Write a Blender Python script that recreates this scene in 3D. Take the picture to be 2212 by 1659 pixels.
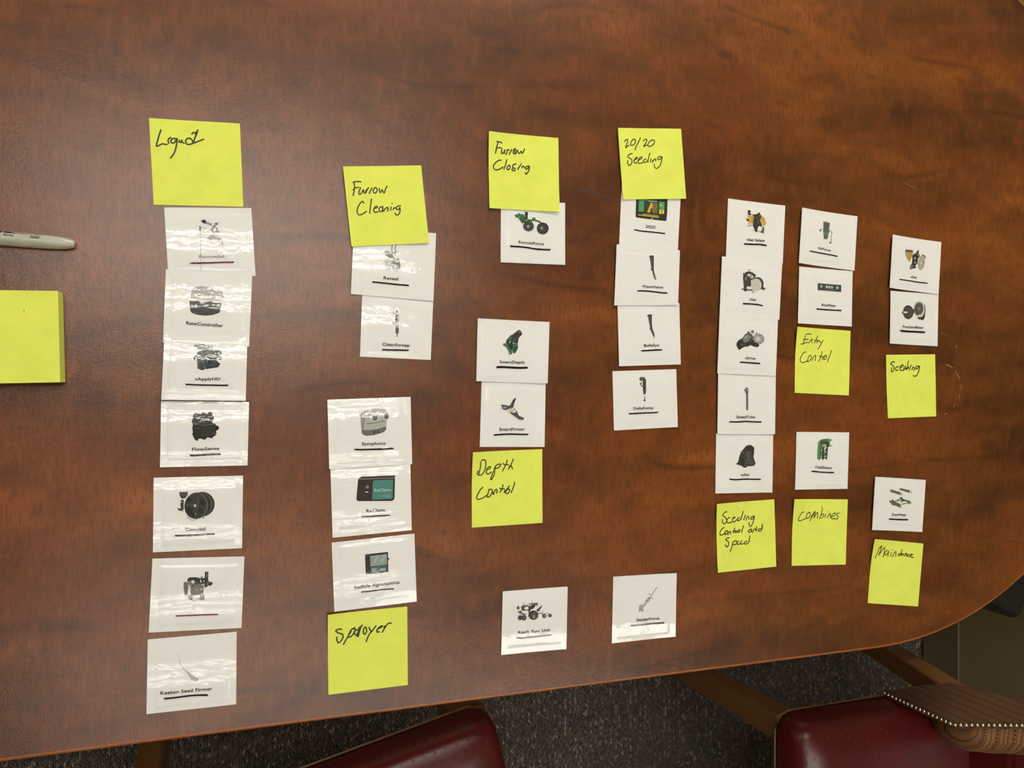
import bpy, bmesh, math, random
from mathutils import Vector, Matrix
random.seed(7)
SC = bpy.context.scene
COL = SC.collection
for o in list(bpy.data.objects): bpy.data.objects.remove(o)

# ------------------------------------------------------------------ camera
cd = bpy.data.cameras.new('camera'); cam = bpy.data.objects.new('camera', cd); COL.objects.link(cam)
cd.sensor_width = 36.0; cd.lens = 1838.345 * 36.0 / 2212.0; cd.clip_start = 0.01
cam.matrix_world = Matrix(((0.9429116, 0.0000528, -0.3330430, 0.0),
                           (0.0, 1.0, 0.0003082, 0.0),
                           (0.3330430, -0.0003082, 0.9429116, 0.8150492),
                           (0, 0, 0, 1)))
SC.camera = cam
# ------------------------------------------------------------------ view, world
SC.view_settings.view_transform = 'Standard'; SC.view_settings.look = 'None'
SC.view_settings.gamma = 1; SC.view_settings.exposure = 0.0; SC.view_settings.use_curve_mapping = False
W = bpy.data.worlds.new('world'); SC.world = W; W.use_nodes = True
W.node_tree.nodes['Background'].inputs[0].default_value = (1.0, 0.93, 0.82, 1); W.node_tree.nodes['Background'].inputs[1].default_value = 0.05
FLOOR, CEIL = -0.74, 1.96
X0, X1, Y0, Y1 = -3.4, 1.572, -3.0, 3.2
# lamps: x, y, width x, width y, radiance of the diffuser, radiance of the tubes (0 = none)
LAMPS = [(0.04, 0.45, 1.1, 0.6, 0.8, 28.0), (0.04, -0.88, 1.1, 0.6, 0.5, 13.0),
         (1.05, 2.6, 1.2, 0.6, 51.0, 0), (1.2, -1.5, 1.2, 0.6, 7.0, 0), (-2.4, 0.4, 0.6, 1.2, 4.0, 0)]  # the panel over the chairs is added fill for the dark floor

# ------------------------------------------------------------------ helpers
def s2l(c): return c/12.92 if c <= 0.04045 else ((c+0.055)/1.055)**2.4
def hexc(h): return tuple(s2l(int(h[i:i+2], 16)/255) for i in (0, 2, 4)) + (1.0,)
def tag(o, label=None, cat=None, group=None, kind=None):
    if label: o['label'] = label
    if cat: o['category'] = cat
    if group: o['group'] = group
    if kind: o['kind'] = kind
    return o
def obj(name, me, mat=None, parent=None, smooth=False):
    o = bpy.data.objects.new(name, me); COL.objects.link(o)
    if mat is not None and not me.materials: me.materials.append(mat)
    if parent: o.parent = parent
    if smooth:
        for f in me.polygons: f.use_smooth = True
    return o
def bobj(name, bm, mat=None, parent=None, smooth=False):
    me = bpy.data.meshes.new(name); bm.to_mesh(me); bm.free()
    return obj(name, me, mat, parent, smooth)
def empty(name, loc, rz=0.0):
    o = bpy.data.objects.new(name, None); COL.objects.link(o); o.location = loc; o.rotation_euler = (0, 0, rz)
    o.empty_display_size = 0.05
    return o
def box(bm, x0, x1, y0, y1, z0, z1, bevel=0.0, seg=2):
    r = bmesh.ops.create_cube(bm, size=1.0)
    vs = r['verts']
    for v in vs:
        v.co = Vector((x0+(v.co.x+.5)*(x1-x0), y0+(v.co.y+.5)*(y1-y0), z0+(v.co.z+.5)*(z1-z0)))
    if bevel:
        es = {e for v in vs for e in v.link_edges}
        bmesh.ops.bevel(bm, geom=list(es), offset=bevel, segments=seg, profile=.5, affect='EDGES')
def tube(bm, pts, radii, n=12, cap=True, square=False):
    rings = []
    for i, p in enumerate(pts):
        a = pts[max(0, i-1)]; b = pts[min(len(pts)-1, i+1)]
        t = (Vector(b)-Vector(a)).normalized()
        u = t.cross(Vector((0, 1, 0)) if abs(t.y) < .9 else Vector((1, 0, 0))).normalized(); w = t.cross(u)
        ring = []
        for k in range(n):
            an = 2*math.pi*(k+(.5 if square else 0))/n
            ring.append(bm.verts.new(Vector(p)+(u*math.cos(an)+w*math.sin(an))*radii[i]))
        rings.append(ring)
    for i in range(len(rings)-1):
        for k in range(n):
            bm.faces.new((rings[i][k], rings[i][(k+1) % n], rings[i+1][(k+1) % n], rings[i+1][k]))
    if cap:
        bm.faces.new(rings[0][::-1]); bm.faces.new(rings[-1])
    bmesh.ops.recalc_face_normals(bm, faces=bm.faces)

# ------------------------------------------------------------------ node helpers
class NT:
    def __init__(s, name):
        s.m = bpy.data.materials.new(name); s.m.use_nodes = True; s.t = s.m.node_tree; s.n = s.t.nodes; s.n.clear()
        s.out = s.n.new('ShaderNodeOutputMaterial'); s.b = s.n.new('ShaderNodeBsdfPrincipled'); s.l(s.b.outputs[0], s.out.inputs[0])
    def l(s, a, b): s.t.links.new(a, b)
    def new(s, t, **k):
        n = s.n.new(t)
        for a, v in k.items(): setattr(n, a, v)
        return n
    def put(s, sock, v):
        if hasattr(v, 'is_output'): s.l(v, sock)
        else: sock.default_value = v
    def math(s, op, a, b=0.0, c=None, clamp=False):
        n = s.new('ShaderNodeMath', operation=op, use_clamp=clamp); s.put(n.inputs[0], a); s.put(n.inputs[1], b)
        if c is not None: s.put(n.inputs[2], c)
        return n.outputs[0]
    def mix(s, f, a, b, typ='MIX'):
        n = s.new('ShaderNodeMix', data_type='RGBA', blend_type=typ); s.put(n.inputs[0], f); s.put(n.inputs[6], a); s.put(n.inputs[7], b)
        return n.outputs[2]
    def mapping(s, vec, loc=(0, 0, 0), rot=(0, 0, 0), sc=(1, 1, 1)):
        n = s.new('ShaderNodeMapping'); s.l(vec, n.inputs[0]); n.inputs[1].default_value = loc; n.inputs[2].default_value = rot; n.inputs[3].default_value = sc
        return n.outputs[0]
    def noise(s, vec, scale, detail=3, rough=.5, dist=0.0):
        n = s.new('ShaderNodeTexNoise'); s.l(vec, n.inputs['Vector']); n.inputs['Scale'].default_value = scale; n.inputs['Detail'].default_value = detail
        n.inputs['Roughness'].default_value = rough; n.inputs['Distortion'].default_value = dist
        return n.outputs[0]
    def ramp(s, f, stops, interp='LINEAR'):
        n = s.new('ShaderNodeValToRGB'); s.l(f, n.inputs[0]); cr = n.color_ramp; cr.interpolation = interp
        while len(cr.elements) < len(stops): cr.elements.new(.5)
        for e, (p, c) in zip(cr.elements, stops):
            e.position = p; e.color = c if len(c) == 4 else tuple(c)+(1,)
        return n.outputs[0]
    def bump(s, h, strength=1.0, dist=.001, normal=None):
        n = s.new('ShaderNodeBump'); n.inputs['Strength'].default_value = strength; n.inputs['Distance'].default_value = dist
        s.l(h, n.inputs['Height'])
        if normal is not None: s.l(normal, n.inputs['Normal'])
        return n.outputs[0]
    def set(s, **k):
        for a, v in k.items():
            s.put(s.b.inputs[a.replace('_', ' ')], v)
        return s.m
def pos(nt): return nt.new('ShaderNodeNewGeometry').outputs['Position']
def oco(nt): return nt.new('ShaderNodeTexCoord').outputs['Object']

def plain(name, col, rough=.6, bumpscale=None, bumpd=.0005, var=.12, **k):
    nt = NT(name); c = oco(nt)
    base = nt.mix(nt.noise(c, 9.0, 4), tuple(x*(1-var) for x in col[:3])+(1,), tuple(min(1, x*(1+var)) for x in col[:3])+(1,))
    nt.set(Base_Color=base, Roughness=rough)
    if bumpscale: nt.set(Normal=nt.bump(nt.noise(c, bumpscale, 2), 1.0, bumpd))
    for a, v in k.items(): nt.set(**{a: v})
    return nt.m

def wood_top():
    nt = NT('cherry_laminate'); P = pos(nt)
    # broad blotchy figure, drawn out along the length of the table
    warp = nt.new('ShaderNodeTexNoise'); nt.l(P, warp.inputs['Vector']); warp.inputs['Scale'].default_value = 3.0; warp.inputs['Detail'].default_value = 2
    wv = nt.new('ShaderNodeVectorMath', operation='MULTIPLY_ADD'); nt.l(warp.outputs[1], wv.inputs[0]); wv.inputs[1].default_value = (.16, .10, 0); nt.l(P, wv.inputs[2])
    q = wv.outputs[0]
    blot = nt.noise(nt.mapping(q, sc=(2.2, 6.5, 1)), 1.0, 5, .55)
    blot2 = nt.noise(nt.mapping(q, loc=(3, 7, 0), sc=(5, 13, 1)), 1.0, 4, .6)
    mid = nt.noise(nt.mapping(q, loc=(8, 1, 0), sc=(20, 42, 1)), 1.0, 4, .6)
    f0 = nt.math('ADD', nt.math('MULTIPLY', blot, .46), nt.math('ADD', nt.math('MULTIPLY', blot2, .32), nt.math('MULTIPLY', mid, .22)))
    base = nt.ramp(f0, [(.38, hexc('40230c')), (.45, hexc('5f3413')), (.51, hexc('744119')), (.57, hexc('864c1e')), (.64, hexc('9c5a27'))])
    red = nt.noise(nt.mapping(P, loc=(9, 2, 0), sc=(5, 9, 1)), 1.0, 4, .6)
    base = nt.mix(nt.ramp(red, [(.50, (0, 0, 0)), (.68, (.5,)*3)]), base, hexc('7e3c18'))
    ol = nt.noise(nt.mapping(P, loc=(1, 12, 0), sc=(3, 9, 1)), 1.0, 4, .6)
    base = nt.mix(nt.ramp(ol, [(.52, (0, 0, 0)), (.70, (.55,)*3)]), base, hexc('4c2c12'))
    # short cross flecks
    fl = nt.noise(nt.mapping(P, sc=(430, 70, 1)), 1.0, 3, .6)
    base = nt.mix(nt.ramp(fl, [(.32, (.6,)*3), (.52, (0, 0, 0))]), base, hexc('4a260f'))
    fl2 = nt.noise(nt.mapping(P, loc=(4, 4, 0), sc=(110, 30, 1)), 1.0, 4, .65)
    base = nt.mix(nt.ramp(fl2, [(.50, (0, 0, 0)), (.74, (.35,)*3)]), base, hexc('9a5a2c'))
    sp = nt.noise(P, 900.0, 2, .6)
    base = nt.mix(nt.ramp(sp, [(.28, (.45,)*3), (.45, (0, 0, 0))]), base, hexc('3c1d0b'))
    # fine long grain lines following the figure (level lines of a warped field)
    sy = nt.new('ShaderNodeSeparateXYZ'); nt.l(nt.mapping(P, rot=(0, 0, .07)), sy.inputs[0])
    fld = nt.math('ADD', nt.math('MULTIPLY', sy.outputs[1], 15.0), nt.math('MULTIPLY', nt.noise(nt.mapping(P, loc=(2, 0, 0), sc=(2.0, 4.0, 1)), 1.0, 2, .4), 3.4))
    fr = nt.math('FRACT', nt.math('ADD', fld, 50.0))
    line = nt.math('SUBTRACT', 1.0, nt.math('MULTIPLY', nt.math('ABSOLUTE', nt.math('SUBTRACT', fr, .5)), 13.0), clamp=True)
    brk = nt.ramp(nt.noise(nt.mapping(P, loc=(5, 5, 0), sc=(7, 16, 1)), 1.0, 3), [(.5, (0, 0, 0)), (.62, (1, 1, 1))])
    base = nt.mix(nt.math('MULTIPLY', nt.math('MULTIPLY', line, brk), .6), base, hexc('43210c'))
    # small knots and dark burr marks in the printed figure
    for (kx, ky, rx, ry, st) in KNOTS:
        d = nt.new('ShaderNodeVectorMath', operation='LENGTH')
        nt.l(nt.mapping(q, loc=(-(kx+.08)/rx, -(ky+.05)/ry, 0), sc=(1/rx, 1/ry, 0)), d.inputs[0])
        f = nt.math('MULTIPLY', nt.math('SUBTRACT', 1.0, d.outputs['Value'], clamp=True), st)
        base = nt.mix(f, base, hexc('351a0a'))
    base = nt.mix(1.0, base, (.80, .77, .70, 1), 'MULTIPLY')
    h = nt.math('ADD', nt.noise(P, 700.0, 2, .6), nt.math('MULTIPLY', nt.noise(P, 260.0, 2), .8))
    nt.set(Base_Color=base, Roughness=.29, Normal=nt.bump(h, 1.0, .00011))
    nt.b.inputs['Specular IOR Level'].default_value = .64
    return nt.m
KNOTS = [(.536, .363, .016, .008, .7), (.61, .326, .016, .006, .5), (.530, .154, .014, .008, .4), (.740, .3665, .012, .005, .5),
         (.362, .159, .03, .012, .45), (.569, -.130, .006, .010, .8), (.315, .251, .012, .006, .35), (-.0065, .266, .008, .005, .35),
         (-.064, .165, .010, .006, .35), (-.097, .192, .006, .005, .3)]

def coat_wave(nt):
    P = pos(nt); uv = nt.new('ShaderNodeUVMap'); uv.uv_map = 'UV'
    sx = nt.new('ShaderNodeSeparateXYZ'); nt.l(uv.outputs[0], sx.inputs[0])
    d = nt.math('SUBTRACT', sx.outputs[1], .5)              # the laminated cards arch slightly over their height
    arch = nt.math('MULTIPLY', nt.math('MULTIPLY', d, d), -.0118)
    a = nt.noise(nt.mapping(P, sc=(30, 44, 1)), 1.0, 2, .5)
    b = nt.noise(nt.mapping(P, loc=(3, 3, 0), sc=(190, 230, 1)), 1.0, 2, .6)
    c = nt.noise(nt.mapping(P, loc=(1, 8, 0), sc=(75, 110, 1)), 1.0, 3, .55)
    h = nt.math('ADD', arch, nt.math('ADD', nt.math('MULTIPLY', a, .00032), nt.math('ADD', nt.math('MULTIPLY', c, .00019), nt.math('MULTIPLY', b, .000034))))
    return nt.bump(h, 1.0, 1.0)
def film(nt, w=1.0, r=.05):
    nt.set(Coat_Weight=w, Coat_Roughness=r, Coat_IOR=1.5, Coat_Normal=coat_wave(nt))
def mat_card():
    nt = NT('laminated_white_card'); P = pos(nt)
    base = nt.mix(nt.noise(P, 40.0, 3), (.75, .75, .735, 1), (.81, .805, .79, 1))
    nt.set(Base_Color=base, Roughness=.7); nt.b.inputs['Specular IOR Level'].default_value = .2
    film(nt); return nt.m
def mat_print(name='printed_ink', coat=True, rough=.6):
    nt = NT(name); a = nt.new('ShaderNodeVertexColor', layer_name='Col')
    P = pos(nt)
    base = nt.mix(nt.math('MULTIPLY', nt.noise(P, 500.0, 2), .5), a.outputs[0], (.5, .5, .5, 1), 'OVERLAY')
    nt.set(Base_Color=base, Roughness=rough); nt.b.inputs['Specular IOR Level'].default_value = .2
    if coat: film(nt)
    return nt.m
def mat_note():
    nt = NT('yellow_note_paper'); P = pos(nt)
    base = nt.mix(nt.ramp(nt.noise(P, 45.0, 4, .6), [(.3, (0, 0, 0)), (.7, (1, 1, 1))]), (.66, .735, .112, 1), (.73, .80, .132, 1))
    nt.set(Base_Color=base, Roughness=.9, Normal=nt.bump(nt.noise(P, 60.0, 3), 1.0, .0003)); nt.b.inputs['Specular IOR Level'].default_value = .15
    return nt.m
def mat_pen():
    nt = NT('black_pen_ink'); P = pos(nt)
    base = nt.mix(nt.noise(P, 300.0, 2), (.022, .022, .004, 1), (.05, .048, .012, 1))
    nt.set(Base_Color=base, Roughness=.6); return nt.m
ITEMS = [{'k': 'FurrowJet', 'o': [-0.00076, 0.12834, 0.0003], 'c': '-38.8,28.0 35.2,32.5 39.0,-29.6 -35.4,-30.9', 'l': (0, 0, 0, 0), 'a': 'l 57565a 1.11 -8.9,13.3 -8.7,8.8|l 7a7972 0.30 -8.8,12.4 -8.4,-7.5 -8.0,-26.4|l c9c9c4 1.11 -8.1,12.4 -2.6,11.0 0.9,11.6|p 2f2c2b -8.3,17.8 -5.5,19.5 -3.7,18.3 -3.8,15.8 -6.0,15.9|p 8e93ab -3.7,17.4 1.3,15.7 0.9,13.9 -3.8,15.6|l b5b69a 0.34 -3.7,17.9 1.7,16.0|p 4a4744 3.2,15.8 3.9,16.8 6.0,16.7 6.2,15.3 5.1,15.1 4.5,15.7|p 8f8f88 2.8,15.1 4.5,15.5 4.9,13.2 7.3,10.6 7.7,8.6 1.7,8.0 0.0,10.7 1.3,13.0|c d2d1ca 3.6,10.9 1.1,-0.3 -0.6,-2.2|l 8c8c86 0.34 5.1,16.9 7.7,17.6|p 9a9a92 -3.4,3.2 1.3,6.0 5.6,5.3 8.6,3.9 10.3,0.3 11.4,-2.8 8.2,-0.2 6.0,2.4 1.3,2.1 -0.4,0.7|l b5b4ad 0.34 -1.3,2.4 -0.4,-0.2 1.7,-2.4 6.4,-2.8 10.3,-2.2|c dddcd5 8.4,0.2 0.9,0.4 0.6,-1.4|c 6d6c66 7.7,1.1 0.7,0.0 -0.0,-0.7', 't': [['FurrowJet', -9.56, -15.56, 12.03, -14.04, 2.56, '8f8f8a']], 's': ['6e2a28', 1.62, '-15.9,-20.4 -6.4,-19.8 2.1,-19.2 10.7,-18.4 19.6,-17.9']},  # pale print, with part of the glare haze put into its greys
 {'k': 'RateController', 'o': [-0.00263, 0.06855, 0.00135], 'c': '-35.4,33.0 38.0,33.5 35.1,-34.6 -37.8,-31.9', 'l': (0, 0, 0, 0), 'a': 'p a3a39c -14.6,13.0 -13.0,17.5 -6.2,19.1 -0.2,18.5 3.6,18.6 9.6,17.0 12.6,13.0 13.0,9.4 11.3,7.5 -15.1,7.6|p bcbbb3 -11.7,8.1 -10.4,11.3 -6.2,8.8 -2.0,10.7 1.9,9.9 6.6,11.5 10.4,9.3 11.3,6.6 4.0,5.5 -6.6,7.0|p 42433f -15.9,5.7 -13.4,5.2 -10.8,5.5 -8.3,5.8 -6.2,3.8 -0.3,5.1 1.9,5.6 5.7,4.4 11.1,4.4 10.9,0.7 10.2,-2.9 9.2,-4.6 4.0,-6.5 -2.0,-7.4 -8.7,-6.9 -13.4,-5.4 -15.1,-3.7 -15.4,0.4|l 5b5b56 0.38 -8.7,3.7 -6.2,2.5 -4.1,3.9|l 4f504b 0.68 -13.0,-4.1 -7.5,-5.2 -2.0,-5.5 4.0,-4.8 8.7,-3.0|c 50514c 3.2,3.7 1.5,0.0 -0.0,-0.8', 't': [['RateController', -18.76, -15.65, 12.6, -17.43, 2.9, '3a3833']]},
 {'k': 'vApplyHD', 'o': [-0.00501, 0.01675, 0.00225], 'c': '-33.9,32.1 36.2,31.4 34.5,-32.4 -36.8,-31.0', 'l': (0, 0, 0, 0), 'a': 'p 8e918a -10.6,16.9 -8.0,18.7 -1.7,19.0 0.4,17.5 6.4,17.6 6.8,15.3 2.1,13.4 -2.1,14.3 -6.3,13.8 -7.2,15.6|p 45494a -10.4,7.0 -8.9,8.3 -6.4,8.8 -3.8,10.7 -0.4,11.6 -0.4,-3.7 -1.7,-4.6 -4.2,-4.4 -6.8,-2.9 -7.0,3.9 -9.7,4.5|c c4c3bb -7.8,6.1 1.1,0.0 -0.0,-1.2|p 5f6462 -6.8,11.5 -2.1,13.6 6.0,13.5 8.1,11.7 5.1,9.9 4.7,7.6 -0.8,7.5 -3.8,7.5 -6.8,8.8|p 363a38 -1.3,7.1 2.1,8.0 5.1,9.9 8.1,12.4 12.4,11.8 13.2,9.9 12.2,8.1 13.9,7.2 13.7,5.0 11.1,4.5 10.7,2.2 12.4,1.3 11.7,-0.7 10.7,-1.9 0.0,-3.7|p 55595a -7.0,7.5 -5.3,7.5 -5.1,-3.3 -6.8,-2.7|l 6e7270 0.30 -1.3,6.6 -0.8,-2.8|l 6e7270 0.34 1.5,5.7 1.3,-1.0 9.4,0.2|p 2c2f2d 2.6,5.8 4.3,6.2 4.3,1.3 2.6,0.8|c c4c3bb 10.5,3.9 0.6,0.0 -0.0,-0.7|c 2f2e3e 11.1,0.9 1.2,0.0 -0.0,-1.4|l 26262a 0.60 0.4,-3.3 5.5,-2.4 10.7,-1.5|p 4f5451 6.8,12.6 11.1,13.6 13.7,11.8 14.3,10.0 12.0,9.5 8.1,10.3|c 3e4240 12.6,11.1 1.3,0.0 -0.0,-1.0|c 2b2e2c 12.4,6.3 1.3,0.0 -0.0,-1.4', 't': [['vApplyHD', -9.09, -13.69, 12.6, -13.66, 2.56, '3a3833']], 's': ['0d0a0d', 1.53, '-16.2,-17.3 -6.4,-17.8 6.4,-18.0 18.4,-18.3']},
 {'k': 'FlowSense', 'o': [-0.00535, -0.04519, 0.0003], 'c': '-36.7,29.8 37.8,28.4 36.5,-29.5 -37.6,-28.8', 'l': (0, 0, 0, 0), 'a': 'p 2b2b25 -10.1,17.1 -7.7,19.5 -5.0,18.4 -3.5,17.9 -1.8,19.7 0.8,18.3 1.6,17.8 3.7,20.1 6.1,19.1 5.9,17.3 7.6,14.8 7.4,13.2 6.1,11.4 6.3,9.6 8.4,9.3 9.4,7.3 11.0,7.3 12.0,5.2 11.0,3.4 9.4,2.7 9.7,0.0 8.4,-2.0 6.7,-2.7 6.3,-4.2 3.7,-3.5 2.0,-3.0 0.3,-5.0 -1.4,-5.0 -3.9,-4.0 -5.8,-4.4 -5.8,-6.0 -8.2,-5.5 -9.6,-3.2 -10.9,0.4 -10.3,1.8 -10.9,5.8 -10.3,7.6 -11.3,12.1 -10.3,13.9|p 34342e -3.7,6.8 8.9,8.9 8.9,-0.9 -3.5,-2.4|l 6b6b63 0.60 -3.5,7.5 1.6,8.3 8.4,8.9|c 5e5e57 -6.5,14.3 1.2,-0.0 -0.0,-1.3|l 4c4c45 0.38 -5.2,16.5 2.0,16.7 4.6,17.1|c 44443d -8.2,5.3 0.9,-0.0 -0.0,-0.8|c 57574f -5.6,5.3 0.6,-0.0 -0.0,-0.8|c 55554e 8.2,0.0 0.9,-0.0 -0.0,-1.1|c 1f1f1a 10.6,5.2 0.9,-0.0 -0.0,-1.4|l 43433c 0.34 -6.9,9.4 -2.6,9.7|l 3f3f38 0.43 -3.9,-2.0 5.9,0.1', 't': [['FlowSense', -10.98, -14.89, 12.09, -14.5, 2.73, '3a3833']], 's': ['0d0a0d', 1.88, '-11.9,-19.0 -6.0,-19.0 2.5,-18.6 12.7,-18.5']},
 {'k': 'Conceal', 'o': [-0.01082, -0.11646, 0.0003], 'c': '-37.3,33.4 38.0,32.6 37.2,-33.6 -37.9,-32.5', 'l': (0, 0, 0, 0), 'a': 'p 4a4c4c -16.3,19.9 -9.0,19.8 -9.2,16.9 -10.9,14.3 -14.2,14.0 -15.9,16.7|p 26272a -14.8,16.2 -13.0,15.7 -12.5,13.9 -14.4,14.2|p 3a3a3a -15.5,12.2 -13.8,13.1 -12.5,13.0 -12.5,4.0 -14.2,2.8 -15.1,6.4|c c2c1ba -14.8,10.9 0.6,-0.0 -0.0,-0.7|p 45464a -17.8,5.8 -13.0,4.9 -13.2,2.3 -17.1,3.8|c c2c1ba -14.1,3.1 0.4,-0.0 -0.0,-0.5|c 32322e 3.1,8.2 10.5,-0.5 -0.0,-11.1|c 4b4c4a 2.9,7.8 9.1,-1.4 -1.0,-10.7|c 262622 1.4,7.4 8.5,-0.9 -0.5,-11.0|c 52534f -1.6,7.1 9.9,-1.5 -1.1,-11.8|c 3a3b36 -2.7,6.9 9.2,-1.4 -1.1,-11.4|c 262720 -8.1,12.3 2.3,1.2 1.0,-2.0|c 262720 -8.1,3.3 2.6,-2.0 -1.4,-2.2|c 2b2c25 3.1,9.6 1.1,-3.0 -2.4,-0.9|c 2b2c25 1.4,2.4 2.0,-1.0 -0.9,-2.2|c 24251f -4.8,-0.4 2.6,-0.7 -0.3,-1.6|c c6c5be -3.1,7.2 1.1,-0.1 -0.0,-1.3|l 5a5b57 0.51 -11.7,8.5 -4.8,8.1|l 52534f 0.76 -1.6,3.0 0.1,13.8|c c6c5be -2.7,-0.3 0.4,-0.0 -0.0,-0.8|l 4a4b48 0.59 3.3,-3.1 4.8,-4.7|l 35363a 0.34 -10.0,-2.4 -5.8,-5.8 -1.2,-5.3', 't': [['Conceal', -11.29, -15.13, 5.95, -15.22, 2.8, '3a3833']], 's': ['4d2a33', 1.44, '-19.2,-18.7 -8.3,-19.0 2.2,-19.1 13.3,-19.1']},
 {'k': 'Pump', 'o': [-0.01175, -0.18859, 0.0003], 'c': '-37.4,34.2 40.2,30.9 37.6,-34.2 -40.4,-30.9', 'l': (0, 0, 0, 0), 'a': 'p 37353a 6.3,19.5 9.2,19.3 8.9,11.1 5.9,11.8|l 8a8a86 0.51 8.0,18.5 7.7,14.0|p 3b3a3b -8.3,14.3 -6.6,15.3 -1.5,15.2 2.3,13.9 5.3,13.9 8.7,12.5 9.5,10.6 8.7,8.9 5.3,8.7 1.9,8.5 -1.1,9.7 -7.4,11.5 -8.7,12.5|p 77766f -8.7,12.1 -4.9,12.2 -2.8,9.8 1.9,9.0 5.3,7.4 4.8,-0.7 1.0,-0.9 -3.6,-1.4 -5.7,0.1 -6.2,7.4 -8.3,9.3|p 6a6a64 -11.6,11.4 -9.1,11.6 -8.3,9.8 -7.4,6.6 -8.1,3.9 -8.5,-0.6 -10.8,-0.4 -11.4,4.2 -11.7,6.9|c d6d5ce -3.8,11.2 1.4,-0.1 -0.0,-1.4|c d6d5ce 2.7,11.2 0.5,-0.0 -0.0,-1.4|c e0dfd8 5.4,11.0 0.5,-0.0 -0.0,-0.5|p 4e4d4b 5.3,9.2 8.7,10.3 12.1,9.8 12.9,8.6 11.7,6.9 9.1,6.6 6.1,4.6|l b0afa8 0.34 8.9,9.6 8.8,7.1|p 2e2d2d 9.5,8.4 12.5,8.6 11.7,7.1 9.5,6.8|p 7d7d76 -7.6,-0.6 -4.1,-0.5 -4.3,-5.6 -7.6,-3.8|p 86867f 1.9,-1.4 5.9,-1.3 5.9,-5.8 1.9,-5.2|l 9b9b94 0.51 -4.3,-5.6 -1.7,-6.1|l 9b9b94 0.60 -0.3,-3.9 3.1,-5.6 5.9,-5.6|c 56554f -0.7,9.6 1.9,-0.1 -0.0,-1.5|c 45443f -3.8,7.6 1.0,-0.1 -0.0,-0.8|c 9a9992 -0.3,3.7 1.1,-0.1 -0.0,-0.9|c e0dfd8 3.1,3.9 0.8,0.3 0.2,-0.5|c e0dfd8 3.6,0.0 0.4,-0.0 -0.0,-0.7|c 5f5e58 3.6,14.7 0.8,-0.1 -0.0,-0.8', 't': [], 's': ['7c3a42', 1.45, '-17.9,-18.1 -7.4,-18.6 5.3,-19.2 17.0,-19.9']},
 {'k': 'Keeton', 'o': [-0.01602, -0.25859, 0.0003], 'c': '-36.9,33.1 37.7,32.8 37.2,-33.3 -38.0,-32.6', 'l': (0, 0, 0, 0), 'a': 'l b0aeb0 0.38 -12.1,17.9 -11.9,15.4|l a9a7aa 0.57 -11.4,13.1 -10.0,8.3 -7.5,4.0|p 9b979e -7.7,3.8 -5.9,2.6 -1.4,-1.2 -1.7,-1.7 -4.2,-0.1 -6.3,2.1|p aba9a6 -4.2,-0.4 -1.4,-1.4 1.4,-3.8 5.1,-6.2 4.0,-8.1 2.3,-8.5 -0.5,-7.1 -2.8,-3.8|c 8c6f70 4.4,-6.5 0.6,-0.1 -0.0,-0.8', 't': [['Keeton Seed Firmer', -26.65, -16.63, 16.73, -17.87, 2.93, '3a3833']], 's': ['0d0a0d', 1.79, '-22.4,-20.6 -14.5,-20.7 -2.8,-20.5 6.6,-21.0 11.7,-21.8']},
 {'k': 'Reveal', 'o': [0.16656, 0.11583, 0.0012], 'c': '-38.9,33.0 41.7,32.1 38.9,-34.5 -41.7,-30.6', 'l': (0, 0, 0, 0), 'a': 'l 84857f 1.04 -1.8,18.4 -2.6,14.4 -2.0,11.1|l 84857f 1.04 1.7,18.6 0.5,14.5 1.8,11.7|l 6d6e69 1.13 -2.2,10.4 0.5,10.3 1.8,11.7|p 7d7f7a -10.1,9.5 -8.9,11.6 -6.3,12.6 -4.0,10.7 -1.8,9.1 -0.4,6.0 3.6,4.9 5.2,5.0 4.8,3.2 6.3,-1.7 5.4,-4.8 3.2,-6.7 -0.4,-6.9 -2.2,-4.3 -1.8,1.9 -3.6,5.0 -7.2,7.0|c 5f625f -6.3,10.2 1.5,0.1 0.0,-1.5|c 70787a 2.3,-2.3 3.8,0.2 0.0,-4.5|c 8d9596 1.4,-2.8 2.7,0.1 0.0,-2.9|c c9cac4 0.7,-2.8 0.8,0.0 0.0,-1.2|c 6c7577 3.2,-3.2 1.1,0.0 0.0,-2.0|l 888984 0.57 -5.8,4.4 -6.5,-5.8|l 888984 0.57 -4.0,4.5 -4.9,-5.8|l 888984 0.57 -7.2,2.6 -8.0,-4.6|l 7a7b76 0.70 -2.4,3.2 -3.1,-4.3|l 9a9a94 0.39 -10.3,3.3 -8.7,1.6 -10.7,-0.3|l 9a9a94 0.39 -8.0,4.3 -8.7,-0.2 -9.4,-2.4|c 6c6d68 4.3,4.7 1.1,0.1 0.0,-1.0', 't': [['Reveal', -10.5, -15.22, 3.86, -15.84, 2.87, '3a3833']], 's': ['1a1012', 1.74, '-20.7,-18.4 -14.3,-18.7 -5.4,-19.3 3.6,-19.9 13.8,-20.4']},
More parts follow.
